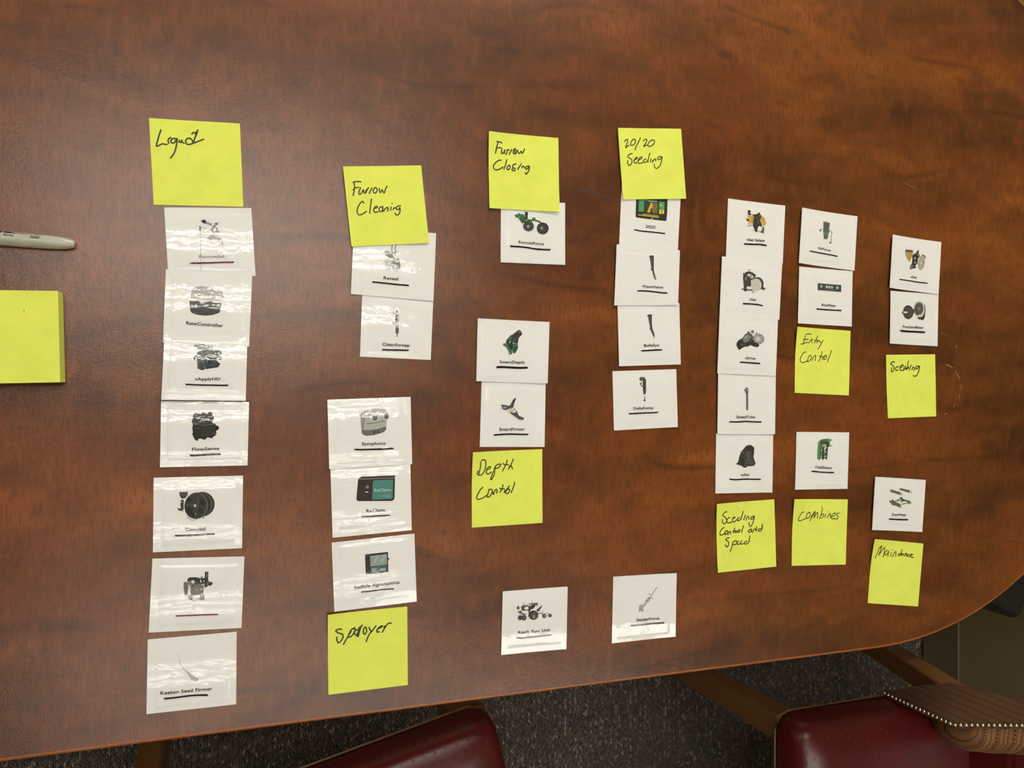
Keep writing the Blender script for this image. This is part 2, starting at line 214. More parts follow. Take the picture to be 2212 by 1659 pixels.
 {'k': 'CleanSweep', 'o': [0.16957, 0.05512, 0.0003], 'c': '-33.7,31.6 36.1,29.5 33.4,-31.8 -35.9,-29.2', 'l': (0, 0, 0, 0), 'a': 'p b5b2ac -1.4,16.0 1.1,16.1 0.9,13.6 -1.4,13.6|c 8b888a -0.2,14.8 0.8,0.0 0.0,-0.8|l 6a6964 0.57 -3.9,14.8 -3.7,13.0 -1.9,12.7|p b9b7b0 -1.9,12.7 1.3,12.7 1.7,11.9 1.5,0.2 -1.4,0.2 -1.9,11.8|p 6b6b67 -1.9,11.3 0.5,11.4 0.5,4.2 -1.9,4.2|l 494945 0.44 -1.5,11.1 -1.5,4.3|l 8d8d88 0.35 1.5,11.9 1.5,3.4|l 6a6964 0.57 -3.8,4.8 -3.6,3.0 -1.6,2.8|p 8e8c8a -1.4,0.2 1.3,0.2 1.5,-0.9 -1.6,-0.9|p 605d63 -1.6,-1.2 1.5,-0.9 1.7,-2.0 1.4,-2.9 1.7,-3.8 1.4,-5.1 1.7,-6.0 0.8,-6.7 -1.0,-6.7 -1.6,-6.1 -1.3,-4.7 -1.8,-3.8 -1.3,-2.5 -1.8,-1.8|p 9a9994 -1.0,-6.9 0.8,-6.9 0.5,-9.8 -0.9,-9.8', 't': [['CleanSweep', -14.66, -18.39, 12.19, -19.02, 2.7, '3a3833']], 's': ['0d0a0d', 1.66, '-14.1,-22.4 -5.9,-22.5 3.1,-22.5 10.8,-22.6']},
 {'k': 'Symphony', 'o': [0.14362, -0.04663, 0.0012], 'c': '-40.7,31.6 39.1,33.9 40.6,-31.7 -39.0,-33.8', 'l': (0, 0, 0, 0), 'a': 'p b9b9b0 -5.2,19.7 -3.0,21.9 2.3,23.2 13.9,22.6 15.0,20.8 14.8,18.1 -3.4,17.9|p 8f918b -9.4,16.7 -8.3,19.7 -5.2,20.6 -4.3,18.4 -4.7,9.1 -6.5,2.1 -8.7,2.4 -9.4,9.2|l 6e706b 0.51 -4.7,20.8 -5.8,17.9 -6.5,12.7 -7.2,2.6|p a7a9a1 -4.7,17.9 -2.5,19.7 1.9,16.5 14.8,19.0 17.5,17.7 15.7,11.9 15.2,5.3 1.0,2.0 -6.5,2.6 -5.4,10.9|p 64665f -8.7,2.4 1.0,2.4 6.7,3.2 15.2,5.5 15.0,2.6 13.0,0.2 8.5,-1.3 3.2,-2.7 -4.3,-3.2 -7.4,-1.8 -8.5,-0.0|l 5d5f5a 0.69 -3.4,8.4 4.1,9.0 13.9,11.1|l 74766f 0.39 -4.7,18.8 -2.1,19.2 1.9,16.5|c b9b9b0 3.9,13.6 3.5,-0.0 0.0,-3.5|c 3f413f 4.3,14.1 2.3,-0.0 0.0,-2.7|c 676964 4.1,14.1 1.2,-0.0 0.0,-1.4|c b9b9b0 15.2,15.0 2.7,-0.0 0.0,-3.5|c 464845 15.1,15.3 2.0,-0.0 0.0,-2.7|c 6c6e6a 14.8,15.3 0.9,-0.0 0.0,-1.3|c d5d4cb 0.2,13.9 0.7,-0.1 -0.3,-1.8|c 42443f 3.6,0.2 1.1,-0.0 0.0,-1.8|c 42443f 7.1,0.5 1.0,-0.0 0.0,-1.6|l 8a8c85 0.30 4.5,6.3 11.6,7.0|l 8d8f88 0.39 -2.5,20.3 12.5,21.0|l 7f817b 0.69 -10.5,16.5 -8.9,16.3', 't': [['Symphony', -8.35, -12.01, 14.99, -11.81, 2.66, '3a3833']], 's': ['0d0a0d', 1.8, '-14.2,-15.9 -9.1,-16.2 1.9,-16.2 13.0,-16.2 21.0,-15.7']},
 {'k': 'ReClaim', 'o': [0.14511, -0.11112, 0.0003], 'c': '-39.3,32.0 37.5,34.0 38.9,-31.5 -37.2,-34.4', 'l': (0, 0, 0, 0), 'a': 'p 33302a -10.0,22.5 22.4,22.5 21.9,0.6 21.2,-1.2 19.3,-2.1 -12.7,-0.9 -14.2,-0.2 -14.9,1.3 -13.2,20.2|p 3d3a33 -10.0,22.5 22.4,22.5 22.1,20.0 -12.7,20.0|l a6a49a 0.39 -12.8,20.1 22.1,19.9|p 4a8078 1.0,17.4 1.7,18.4 19.5,18.6 20.4,17.8 20.1,0.7 19.1,-0.1 1.2,-0.1 0.2,0.9|c c6c6c0 -4.4,12.3 1.2,-0.0 0.0,-1.2|c 33302a -4.4,12.3 0.8,-0.0 0.0,-0.7|p d8d8d0 -6.3,7.9 -3.5,7.8 -3.7,6.9 -6.4,7.0|l 4d5860 0.17 -7.0,15.1 -6.1,15.9 -1.7,15.8 -1.2,14.0 -2.1,6.9 -3.4,5.9|l 4d5860 0.17 -7.6,14.2 -8.3,3.7|p b7d2ca 10.6,4.0 11.3,3.0 12.1,4.0 11.4,2.0', 't': [['ReClaim', -5.42, -11.79, 12.57, -11.67, 2.75, '3a3833'], ['ReClaim', 2.1, 7.65, 18.4, 7.49, 2.66, 'a9c9c0'], ['Precision', 12.79, 3.42, 17.95, 3.29, 0.69, 'a9c9c0'], ['Planting', 12.79, 1.78, 17.5, 1.66, 0.69, 'a9c9c0']], 's': ['241519', 1.46, '-9.6,-15.8 -1.7,-15.9 7.2,-15.8 16.6,-15.8']},
 {'k': 'Radicle', 'o': [0.14805, -0.18106, 0.0003], 'c': '-41.0,31.0 38.6,34.9 40.9,-31.5 -38.5,-34.4', 'l': (0, 0, 0, 0), 'a': 'p 2e3130 -9.6,17.9 12.6,18.8 12.9,-0.6 -8.9,-1.4|p 3c4250 -9.4,17.7 -5.0,17.9 -4.8,15.7 -9.2,15.5|p 3a3833 -9.2,12.2 -5.0,12.4 -4.0,-0.7 -8.8,-0.9|p 8d9894 -4.8,16.1 11.7,16.9 11.7,6.6 -4.3,5.9|p a5aca8 -2.1,8.8 1.3,16.3 3.7,16.3 0.3,9.1|p 9fa8a6 4.7,10.2 8.6,16.7 11.0,16.8 7.6,9.1|p 4f6266 -4.0,5.5 11.5,6.1 11.7,0.5 -3.6,-0.3|p 8094a4 -3.6,4.3 1.8,4.4 1.5,0.3 -3.1,0.2|p 93a9c0 4.9,3.2 10.0,3.3 10.5,1.1 5.2,1.0|l 6b8088 0.47 3.2,5.5 3.0,0.2|c 26282a 13.0,12.0 0.7,-0.0 0.0,-1.0|l c2cad2 0.28 5.2,3.0 9.5,2.9|l b6c0c8 0.23 -2.6,3.5 -1.6,0.6|l b6c0c8 0.23 -0.7,3.9 -0.2,0.4', 't': [['Radicle Agronomics', -19.87, -14.14, 23.78, -12.52, 2.91, '3a3833']], 's': ['4d2220', 1.31, '-12.9,-17.8 -2.6,-17.5 7.1,-17.0 17.9,-17.1']},
 {'k': 'FurrowForce', 'o': [0.31067, 0.15461, 0.0003], 'c': '-34.9,30.6 35.0,32.8 35.1,-31.4 -35.2,-31.9', 'l': (0, 0.8, 0, 0), 'a': 'p 3f6b45 -20.4,17.1 -17.2,17.5 -17.0,18.6 -14.7,19.0 -14.3,18.2 -10.2,18.2 -9.3,15.9 -10.2,13.7 -7.0,13.5 -1.5,13.4 -1.0,16.0 -0.1,15.2 2.2,15.8 2.4,13.7 5.4,13.0 7.7,12.3 9.6,10.5 7.7,10.2 5.4,10.9 1.3,11.9 -1.5,11.7 -1.9,10.0 -6.1,9.3 -11.1,9.8 -12.0,8.1 -16.5,13.8 -19.7,14.6|p 2e2d2a -9.5,20.5 -5.7,20.7 -6.3,16.1 -6.1,13.6 -11.1,13.7 -9.0,15.7|p 3b5a40 -14.7,14.3 -10.6,13.7 -9.7,9.9 -11.5,9.0|p 343432 1.5,6.1 -0.5,5.3 0.7,3.9 -1.3,3.7 -0.8,1.9 -2.7,2.5 -3.0,0.6 -4.5,1.8 -5.4,0.1 -6.4,1.7 -7.9,0.3 -8.1,2.2 -10.0,1.5 -9.5,3.3 -11.5,3.2 -10.3,4.8 -12.2,5.4 -10.5,6.5 -11.9,7.7 -9.9,8.2 -10.8,9.8 -8.8,9.6 -8.9,11.5 -7.2,10.6 -6.6,12.5 -5.3,11.0 -4.1,12.6 -3.5,10.8 -1.7,11.9 -1.9,10.0 0.1,10.4 -0.8,8.7 1.2,8.4 -0.3,7.1|c 434441 -5.6,6.3 4.8,0.3 0.0,-4.4|c 6d6f6c -5.6,6.1 2.1,0.1 0.0,-2.1|c bdbdb6 -5.8,6.7 0.7,0.0 0.0,-0.9|p 302f2b 17.1,4.7 16.2,3.2 15.8,1.6 14.3,0.6 13.1,-0.7 11.3,-0.9 9.6,-1.4 8.0,-0.7 6.3,-0.5 5.3,0.9 4.0,2.0 4.0,3.6 3.5,5.2 4.3,6.7 4.7,8.3 6.2,9.3 7.4,10.6 9.2,10.7 10.9,11.3 12.5,10.6 14.2,10.4 15.2,9.0 16.5,7.9 16.6,6.3|c 3a3a36 9.3,4.9 5.2,0.3 0.0,-5.6|c 55544f 9.3,4.9 2.3,0.1 0.0,-2.4|c b4b3ad 8.9,5.1 0.7,0.0 0.0,-0.9|l 45442f 0.69 11.9,10.4 16.0,8.1 15.1,1.1|c d8d7cf -7.4,11.9 0.5,0.0 0.0,-0.5|c d8d7cf -15.2,14.7 0.4,0.0 0.0,-0.4|l 6a9a62 0.35 2.2,13.2 7.7,12.1|l 6d9a66 0.30 -14.3,17.3 -10.2,17.2|c 2e2d2a -6.5,8.4 1.8,0.1 0.0,-1.3', 't': [['FurrowForce', -16.07, -11.87, 11.4, -12.34, 2.77, '3a3833']], 's': ['0d0a0d', 1.82, '-24.3,-15.3 -16.5,-15.3 -7.4,-15.6 4.0,-16.7 17.9,-16.6']},
 {'k': 'SmartDepth', 'o': [0.28854, 0.03295, 0.0012], 'c': '-37.7,32.4 39.5,30.6 37.4,-32.6 -39.3,-30.3', 'l': (0.4, 0.6, 0, 0), 'a': 'p 3b3c36 -3.0,16.4 -1.2,16.6 2.9,19.7 5.8,21.9 7.9,21.2 9.9,17.5 6.3,14.0 5.6,12.0 5.1,8.2 0.6,8.1 -2.3,9.8|p 45695a -7.0,11.8 -3.9,15.3 -2.3,15.7 -2.1,11.5 -0.3,7.7 4.9,7.8 5.2,3.1 2.0,-2.3 -0.3,-1.6 -3.0,-3.6 -4.8,-3.0 -5.0,-0.4 -7.5,3.8 -11.3,6.0 -10.6,8.2 -8.4,7.6 -7.7,9.7|p 2a3328 -6.6,11.4 -2.5,11.1 -0.5,7.7 -0.3,3.0 -2.1,1.3 -3.6,2.1 -5.7,6.3 -7.5,8.9|p 3f6b45 -0.3,7.7 4.9,8.2 4.7,5.0 0.2,4.5|p 2c4a30 0.6,4.3 4.9,4.6 2.0,-2.0 -0.3,-0.8|c a9b3a2 -3.6,9.3 0.6,-0.3 -0.6,-1.0|l 8ea58c 0.34 -3.6,8.7 -5.2,7.4|c b9c4b4 -10.3,6.9 0.5,0.0 0.0,-0.5|c c6cfc0 -0.6,-0.8 0.5,0.0 0.0,-0.6|c c6cfc0 -3.6,-1.8 0.4,0.0 0.0,-0.4|c 55564f 6.3,19.7 1.5,0.0 0.0,-1.4|c 52534e 0.6,10.7 1.2,0.0 0.0,-1.7', 't': [['SmartDepth', -14.51, -12.29, 11.95, -12.5, 2.81, '3a3833']], 's': ['0d0a0d', 2.38, '-17.3,-16.2 -10.6,-16.1 -1.6,-16.5 7.4,-16.8 14.7,-16.6']},
 {'k': 'SmartFirmer', 'o': [0.28906, -0.03043, 0.0003], 'c': '-33.7,34.6 35.4,32.8 34.0,-34.6 -35.7,-32.8', 'l': (0, 0, 0, 0), 'a': 'p 4b4b52 -5.9,8.0 -3.5,8.7 -1.1,13.4 1.6,16.1 2.8,15.2 0.9,10.7 -0.1,6.1 -4.0,5.3 -5.9,4.4 -7.3,3.7 -10.7,4.0 -12.1,5.8 -12.6,7.6 -14.0,9.0 -10.7,9.3 -7.3,8.7|p 8b8c92 -11.1,7.6 -7.3,7.3 -7.8,5.3 -10.7,5.6|p 303037 1.1,15.2 2.7,15.4 0.9,11.1 -0.6,11.6|l 8a8a88 0.23 1.6,15.9 4.2,17.5|p c9bda2 -5.6,3.5 -4.4,4.8 -1.1,6.6 1.1,5.2 1.6,2.5 -0.6,2.1 -3.0,0.7 -4.4,0.1 -5.9,1.7|l 55544f 0.41 -3.2,5.3 -0.6,6.8|p 34342e -3.5,0.7 -0.6,2.5 -1.1,1.2 -1.8,0.3|p 4b4a46 -3.0,0.3 1.8,1.4 4.0,3.6 4.0,1.6 5.7,-1.9 11.5,-4.2 11.0,-6.5 6.2,-6.0 3.3,-3.9|l 90897c 0.27 -3.2,0.1 3.3,-4.8 6.6,-7.3 10.0,-8.1|p 6a6862 5.7,-1.9 11.5,-4.2 11.2,-5.3 6.2,-3.5|l 4b4a46 0.64 1.3,5.2 1.9,3.2|c 9c9c98 -13.5,5.3 0.9,-0.1 -0.1,-1.3|c dcd8cb -13.5,5.3 0.6,-0.1 -0.1,-1.0|p d7d3c6 -0.8,1.2 1.3,1.8 3.3,2.5 1.8,1.1', 't': [['SmartFirmer', -15.18, -17.07, 12.22, -17.21, 3.0, '3a3833'], ['or', 14.8, -21.72, 16.94, -21.67, 1.91, '5a5954']], 's': ['0d0a0d', 1.82, '-20.6,-21.2 -13.0,-20.8 -3.5,-20.6 6.2,-21.0 14.0,-21.2']},
 {'k': 'ReadyRow', 'o': [0.31225, -0.24239, 0.0003], 'c': '-34.7,32.6 36.4,31.9 34.8,-32.9 -36.4,-31.6', 'l': (0.4, 0.8, 0, 0), 'a': 'p 4c4b45 -19.5,16.1 -17.0,16.2 -17.0,12.9 -19.4,12.9|p 55544e -15.2,15.4 -13.2,16.6 -7.4,16.5 -6.4,15.1 -10.8,14.8 -11.5,11.4 -14.2,11.2|l 4a4944 1.02 -13.2,11.6 -6.9,11.4|l 4a4944 0.65 -12.7,17.4 -12.2,18.5 -11.3,17.8|p 6f6d68 -7.3,17.7 -3.5,18.0 3.4,18.0 3.1,14.7 -4.0,16.7 -5.9,16.4|l 55544f 0.55 -3.2,19.6 -3.1,17.8|p 3b3b34 -4.0,16.2 0.9,16.3 0.2,14.0 -1.5,12.4 -3.5,11.6 -4.9,12.7 -4.5,14.9|p 45443f -7.1,15.6 -4.9,15.6 -4.0,11.2 -5.4,10.0 -6.4,6.4 -7.1,9.2|c 3b3a36 -1.5,5.5 5.3,-0.5 0.0,-4.8|c 4d4c48 -1.0,5.2 3.8,-0.3 0.0,-3.7|c 7b7a76 -1.0,4.5 1.3,-0.1 0.0,-1.8|p 4f4e4a 1.4,10.3 5.3,13.1 7.8,14.8 8.1,13.8 5.3,9.9 3.4,8.3|l 4a4944 0.74 3.4,6.9 7.8,6.7 8.8,5.0|l 4a4944 0.60 8.8,8.5 9.0,6.8|p 45443f 13.2,3.5 12.5,3.1 12.9,2.4 12.1,2.4 12.2,1.6 11.4,1.9 11.1,1.3 10.5,1.8 9.9,1.4 9.6,2.1 8.9,1.9 8.9,2.7 8.1,2.9 8.5,3.5 7.9,4.0 8.5,4.3 8.1,5.0 8.9,5.1 8.9,5.8 9.6,5.5 9.9,6.2 10.5,5.7 11.1,6.1 11.4,5.4 12.2,5.5 12.1,4.8 12.9,4.6 12.5,4.0|c 8d8c86 10.8,3.7 1.1,-0.1 0.0,-1.0|l 6f6e69 0.42 10.3,5.8 12.7,6.7 15.7,5.8|c 4c4b46 16.6,3.6 2.1,-0.2 0.0,-1.9|c 6d6c67 16.5,3.6 1.1,-0.1 0.0,-1.0|p 45444a -12.4,4.0 -13.8,3.8 -12.6,2.9 -14.0,3.1 -13.2,1.9 -14.5,2.6 -14.1,1.3 -15.2,2.4 -15.3,1.0 -15.9,2.3 -16.5,1.1 -16.6,2.5 -17.6,1.6 -17.2,2.9 -18.5,2.4 -17.7,3.5 -19.1,3.5 -18.0,4.1 -19.4,4.6 -18.0,4.8 -19.1,5.7 -17.7,5.5 -18.5,6.6 -17.2,6.0 -17.6,7.3 -16.6,6.2 -16.5,7.6 -15.9,6.3 -15.3,7.5 -15.2,6.1 -14.1,7.0 -14.5,5.7 -13.2,6.2 -14.0,5.1 -12.6,5.1 -13.8,4.5|c 3e3d3c -11.8,3.9 2.7,-0.2 0.0,-2.7|c 66655f -11.8,3.8 1.4,-0.1 0.0,-1.3|p 6b6a64 -18.5,11.1 -14.7,11.7 -13.7,8.9 -9.8,7.6 -10.3,4.9 -13.7,7.1 -17.6,9.2|l 5b5a55 0.55 -6.9,6.9 -7.6,4.2|c d6d4cc -1.0,3.2 0.6,-0.1 0.0,-0.9|l 9b9a94 0.32 3.9,3.6 4.9,1.3', 't': [['Ready Row Unit', -18.15, -12.08, 16.71, -12.5, 2.86, '3a3833']], 's': ['0d0a0d', 1.48, '-18.6,-15.9 -13.7,-16.8 -6.4,-16.7 5.8,-16.6 17.5,-16.4']},
 {'k': 'SeederForce', 'o': [0.43838, -0.24004, 0.0003], 'c': '-37.1,35.7 38.6,34.1 37.2,-34.9 -38.7,-34.9', 'l': (0, 1.5, 0, 0), 'a': 'l 8b878a 0.95 15.1,20.1 11.7,16.2 8.3,11.9|l b9b3b5 1.27 4.0,13.8 6.3,13.8 7.7,11.4 9.4,9.2 10.5,7.6|p aaa4a8 6.0,11.5 8.3,9.3 4.8,5.0 3.1,4.6 -0.3,0.3 -1.5,-0.1 -2.3,2.0 0.3,5.4 1.4,7.8 4.3,10.2|p a9a1a7 -6.9,1.9 -4.3,3.5 -2.0,3.0 -1.7,-0.0 -0.9,-3.2 -1.5,-4.6 -3.7,-4.7 -4.3,-2.4 -4.9,-2.8 -5.4,-4.3 -6.9,-4.4|c 837c82 2.4,7.0 0.8,-0.8 -0.5,-0.4|c 8d868b 5.7,9.3 1.1,-0.1 0.0,-1.1|c d5d1d0 -1.2,-1.1 0.8,-0.1 0.0,-0.5|c 8a8388 -4.8,-2.1 0.6,-0.1 0.0,-1.2', 't': [['SeederForce', -9.71, -14.07, 17.82, -14.57, 2.96, '3a3833']], 's': ['0d0a0d', 1.8, '-15.1,-18.0 -5.4,-18.4 6.0,-18.2 23.0,-18.5']},
 {'k': 'c2020', 'o': [0.44564, 0.18121, 0.0003], 'c': '-34.1,34.9 38.1,36.6 33.5,-36.4 -37.5,-35.2', 'l': (0, 0, 0, 0), 'a': 'p 2f302d -17.4,17.0 20.6,19.8 20.7,15.7 20.2,2.9 19.1,-4.9 12.5,-4.8 -1.8,-4.2 -11.9,-3.7 -17.9,-3.2 -18.0,0.4|p 549968 -13.9,16.1 -7.9,16.4 -8.3,3.5 -14.4,3.3|p 549968 10.7,15.4 17.1,15.4 16.7,7.0 10.4,6.8|p d5c042 10.4,6.6 16.7,6.8 16.5,2.7 10.3,2.3|p 33462c -7.3,15.5 10.4,14.9 9.9,2.2 -7.6,2.4|p 9aaeb0 -3.3,16.0 7.9,15.9 7.6,14.7 -2.8,14.9|p 75693f 2.3,13.5 8.6,13.5 7.9,2.8 1.3,3.0|p d8a93c 0.2,13.8 2.0,13.9 2.5,9.0 0.2,7.0 -1.0,2.9 -4.3,2.9|p 6b9138 -9.6,1.4 9.9,0.9 9.9,-0.5 -9.6,0.0|p c49a45 -14.9,0.2 10.2,-0.7 9.9,-2.1 -14.9,-1.0|c e3c84a 12.5,11.9 1.3,0.1 0.0,-0.8|c 3c7a4c -10.9,14.8 0.9,0.1 0.0,-0.8|c 3c7a4c -11.3,10.5 1.0,0.1 0.0,-0.8|c 8b8f4c 13.5,4.7 1.1,0.1 0.0,-1.2|c b9b9b4 1.8,-3.2 1.1,0.1 0.0,-0.7|c 2b2a26 1.5,3.5 1.3,0.1 0.0,-0.6|l 6b9c74 0.75 -7.3,15.9 -3.8,16.0', 't': [['20|20', -6.08, -13.66, 5.84, -13.75, 2.9, '3a3833']], 's': ['0d0a0d', 1.5, '-18.6,-16.7 -11.9,-17.5 -1.8,-17.8 8.4,-18.1 17.1,-18.6']},
 {'k': 'WaveVision', 'o': [0.44125, 0.11533, 0.00135], 'c': '-36.8,32.3 39.5,29.8 37.1,-29.7 -39.7,-32.5', 'l': (0.8, 1.0, 0, 0), 'a': 'p 54524c 2.0,21.5 3.0,22.5 7.8,22.6 7.8,7.2 8.3,4.0 11.1,-2.6 8.9,-3.6 7.1,1.3 5.6,6.2 3.5,7.4 4.8,8.8 3.5,16.9 2.8,20.5|p 373630 6.8,21.8 7.8,22.1 7.8,7.2 8.1,4.5 7.1,5.3 6.8,11.6|p b1afa8 8.3,4.0 9.1,3.9 11.2,-2.6 10.1,-2.9|p 7b7973 8.1,-1.4 10.4,-0.8 10.9,-2.8 8.9,-3.6|p 3b3a35 2.0,21.5 3.0,22.5 7.8,22.6 7.7,21.4 3.0,20.9', 't': [['WaveVision', -6.56, -12.3, 18.81, -12.48, 2.79, '3a3833']], 's': ['0d0a0d', 1.67, '-11.6,-16.1 -1.0,-15.9 9.1,-16.4 16.8,-17.1 22.9,-17.0']},
 {'k': 'BullsEye', 'o': [0.44411, 0.05296, 0.0003], 'c': '-38.3,31.5 36.5,34.8 38.2,-31.9 -36.4,-34.4', 'l': (1.0, 1.0, 0, 0), 'a': 'p 524f46 -2.8,20.4 -1.5,21.5 3.2,21.7 3.0,12.0 3.8,6.6 6.3,0.8 6.1,-4.4 4.8,-2.0 2.3,2.9 0.2,6.5 0.7,8.3 -0.5,13.7 -1.8,19.5|p 3b3933 -2.8,20.4 -1.5,21.5 3.2,21.7 3.1,20.5 -1.3,20.2|p 403e37 2.3,20.1 3.1,20.5 3.0,12.0 3.9,6.1 2.8,7.4 2.2,11.9', 't': [['BullsEye', -6.59, -13.44, 11.94, -12.49, 2.89, '3a3833']], 's': ['0d0a0d', 1.77, '-8.6,-17.6 -0.8,-17.2 6.8,-16.6 14.2,-16.4']},
 {'k': 'DeltaForce', 'o': [0.43932, -0.01691, 0.0003], 'c': '-39.0,30.2 37.1,32.8 39.0,-30.2 -37.1,-32.7', 'l': (0, 1.5, 0, 0), 'a': 'p 44423d -7.3,21.9 -6.1,24.1 -0.8,24.1 -0.4,22.8 0.9,21.0 0.9,8.4 0.2,5.7 -2.3,5.7 -3.1,12.9 -3.0,20.1 -4.1,20.3 -6.6,20.2|p 5d5b56 -6.1,24.0 -0.8,24.0 -1.0,22.1 -5.1,21.4|l 44423d 0.84 -4.3,19.6 -4.6,17.8 -6.1,16.5|c 44423d -5.8,16.7 1.0,-0.0 0.0,-1.1|l 44423d 0.47 -5.3,16.5 -4.6,14.5|c 3b3934 -4.3,14.4 1.0,-0.0 0.0,-0.7|l 9b9992 0.42 -0.9,5.7 -0.9,3.0|l 45433e 0.93 -0.9,3.0 -0.9,-0.1|c 4a4843 -1.0,-1.0 1.3,-0.0 0.0,-1.0|l 312f2b 0.65 -2.0,18.3 -1.8,7.5|p dcd9cd -3.9,19.6 -3.0,19.7 -3.1,15.1 -4.8,16.5', 't': [['DeltaForce', -14.34, -10.8, 9.5, -10.23, 2.79, '3a3833']], 's': ['0d0a0d', 1.58, '-19.3,-14.9 -15.1,-15.0 -3.6,-14.5 6.6,-14.4 14.4,-14.0']},
 {'k': 'vSetSelect', 'o': [0.57891, 0.17191, 0.0003], 'c': '-36.3,34.5 39.6,31.7 35.9,-34.5 -39.2,-31.8', 'l': (0.6, 1.2, 0, 0), 'a': 'p 35343a -10.4,23.2 -7.7,23.6 -6.3,22.1 -6.8,19.7 -5.4,18.8 -6.0,17.8 -10.1,18.0|p c9a34a -11.0,17.7 -1.5,17.2 -2.7,8.6 -9.3,7.7|p a98a3c -5.4,16.5 -2.1,16.7 -2.9,8.6 -5.4,8.9|p 3a3834 -13.2,13.8 -8.8,12.9 -8.2,11.1 -11.0,10.7|p 33322e -5.4,19.3 -2.1,18.8 2.4,20.0 4.9,22.1 6.3,19.6 8.5,17.8 7.4,15.9 6.3,12.0 8.5,7.4 8.5,4.6 6.3,6.3 3.5,5.7 2.4,1.4 1.5,-0.8 -0.4,-0.7 -1.0,1.6 -3.2,4.8 -3.5,7.6 -2.7,12.4 -2.1,16.2|p c9a34a 8.0,17.3 11.6,17.1 14.4,10.6 13.0,8.6 11.9,6.7 8.5,7.4 6.8,11.6|l 6b5a34 0.30 8.5,16.0 10.2,12.3 10.5,7.5|l 6b5a34 0.30 9.9,16.0 11.9,11.4|p 3f6b45 9.6,6.1 11.6,5.2 11.3,-1.7 5.7,-0.8 8.0,1.7|l 3a3834 0.60 -3.5,1.1 -1.0,1.2 1.8,0.4 5.7,0.1|l 3a3834 0.70 -10.1,7.2 -10.1,4.9 -7.1,6.5 -3.8,6.9|c 8a8a86 5.7,17.7 0.9,0.1 0.0,-0.8|c d9d6ca -6.8,20.4 0.7,0.0 0.0,-0.7|p 4f5448 3.5,15.2 5.7,13.9 4.0,8.1 1.8,8.9|c 44433e 1.0,15.5 2.6,0.2 0.0,-1.9', 't': [['vSet Select', -12.08, -11.36, 12.18, -11.1, 2.92, '3a3833']], 's': ['0d0a0d', 1.91, '-14.7,-14.9 -5.4,-14.9 5.7,-14.5 14.1,-15.1']},
 {'k': 'vSet', 'o': [0.57189, 0.1071, 0.00135], 'c': '-38.0,34.2 41.6,30.4 37.6,-34.2 -41.2,-30.4', 'l': (1.0, 1.2, 0, 0), 'a': 'p 3f3e39 -10.5,11.4 -9.7,15.7 -6.4,18.2 -1.9,19.3 2.5,18.1 5.8,15.9 6.7,14.5 4.7,12.0 0.3,9.0 0.3,3.4 -0.8,1.9 -5.3,2.2 -5.3,-2.5 -5.8,-3.4 -9.1,-3.5 -9.7,4.9|p dbd8cc -3.3,16.4 0.3,16.1 3.6,13.9 3.0,12.0 0.3,11.4 -1.9,13.6 -5.3,14.0|p 8f8e87 -1.9,16.0 1.9,15.2 2.5,12.9 -0.3,12.5|l 45443f 0.50 -3.6,19.2 -3.2,21.6 -0.9,21.7 -0.7,19.3|p 8b8a83 -7.7,11.5 -6.4,13.5 -5.3,9.7 -7.5,9.4|c 35342f 8.9,5.6 8.1,0.3 0.0,-7.6|c c7c5b8 7.2,4.1 7.1,0.3 0.0,-7.3|c b4b2a6 7.2,4.1 6.0,0.2 0.0,-6.2|c c2c0b3 7.4,4.2 5.5,0.2 0.0,-5.7|c a19e93 7.6,4.2 1.0,0.0 0.0,-1.1|p 3b3a35 -12.7,-0.9 -9.7,-0.3 -9.1,-1.7 -12.4,-2.0|l 3b3a35 1.40 -6.4,-1.8 1.9,-1.7|p 3b3a35 14.2,2.0 15.9,3.0 19.3,0.3 17.6,-1.4 14.2,-0.1|l 55544f 0.80 9.2,12.2 14.2,10.5 15.9,5.9 15.6,2.5|p 45443e 1.9,-3.2 4.2,-3.3 2.9,-5.2|c 3b3a35 -9.9,16.1 0.9,0.0 0.0,-0.8|c 3b3a35 5.8,14.9 1.0,0.0 0.0,-1.3|p e2dfd4 -5.0,1.8 -0.3,0.5 -0.3,-0.9 -4.7,-0.1', 't': [['vSet', -2.38, -13.57, 7.06, -13.74, 2.8, '3a3833']], 's': ['0d0a0d', 1.7, '-10.2,-17.4 0.3,-17.4 8.6,-17.8 15.3,-18.9']},
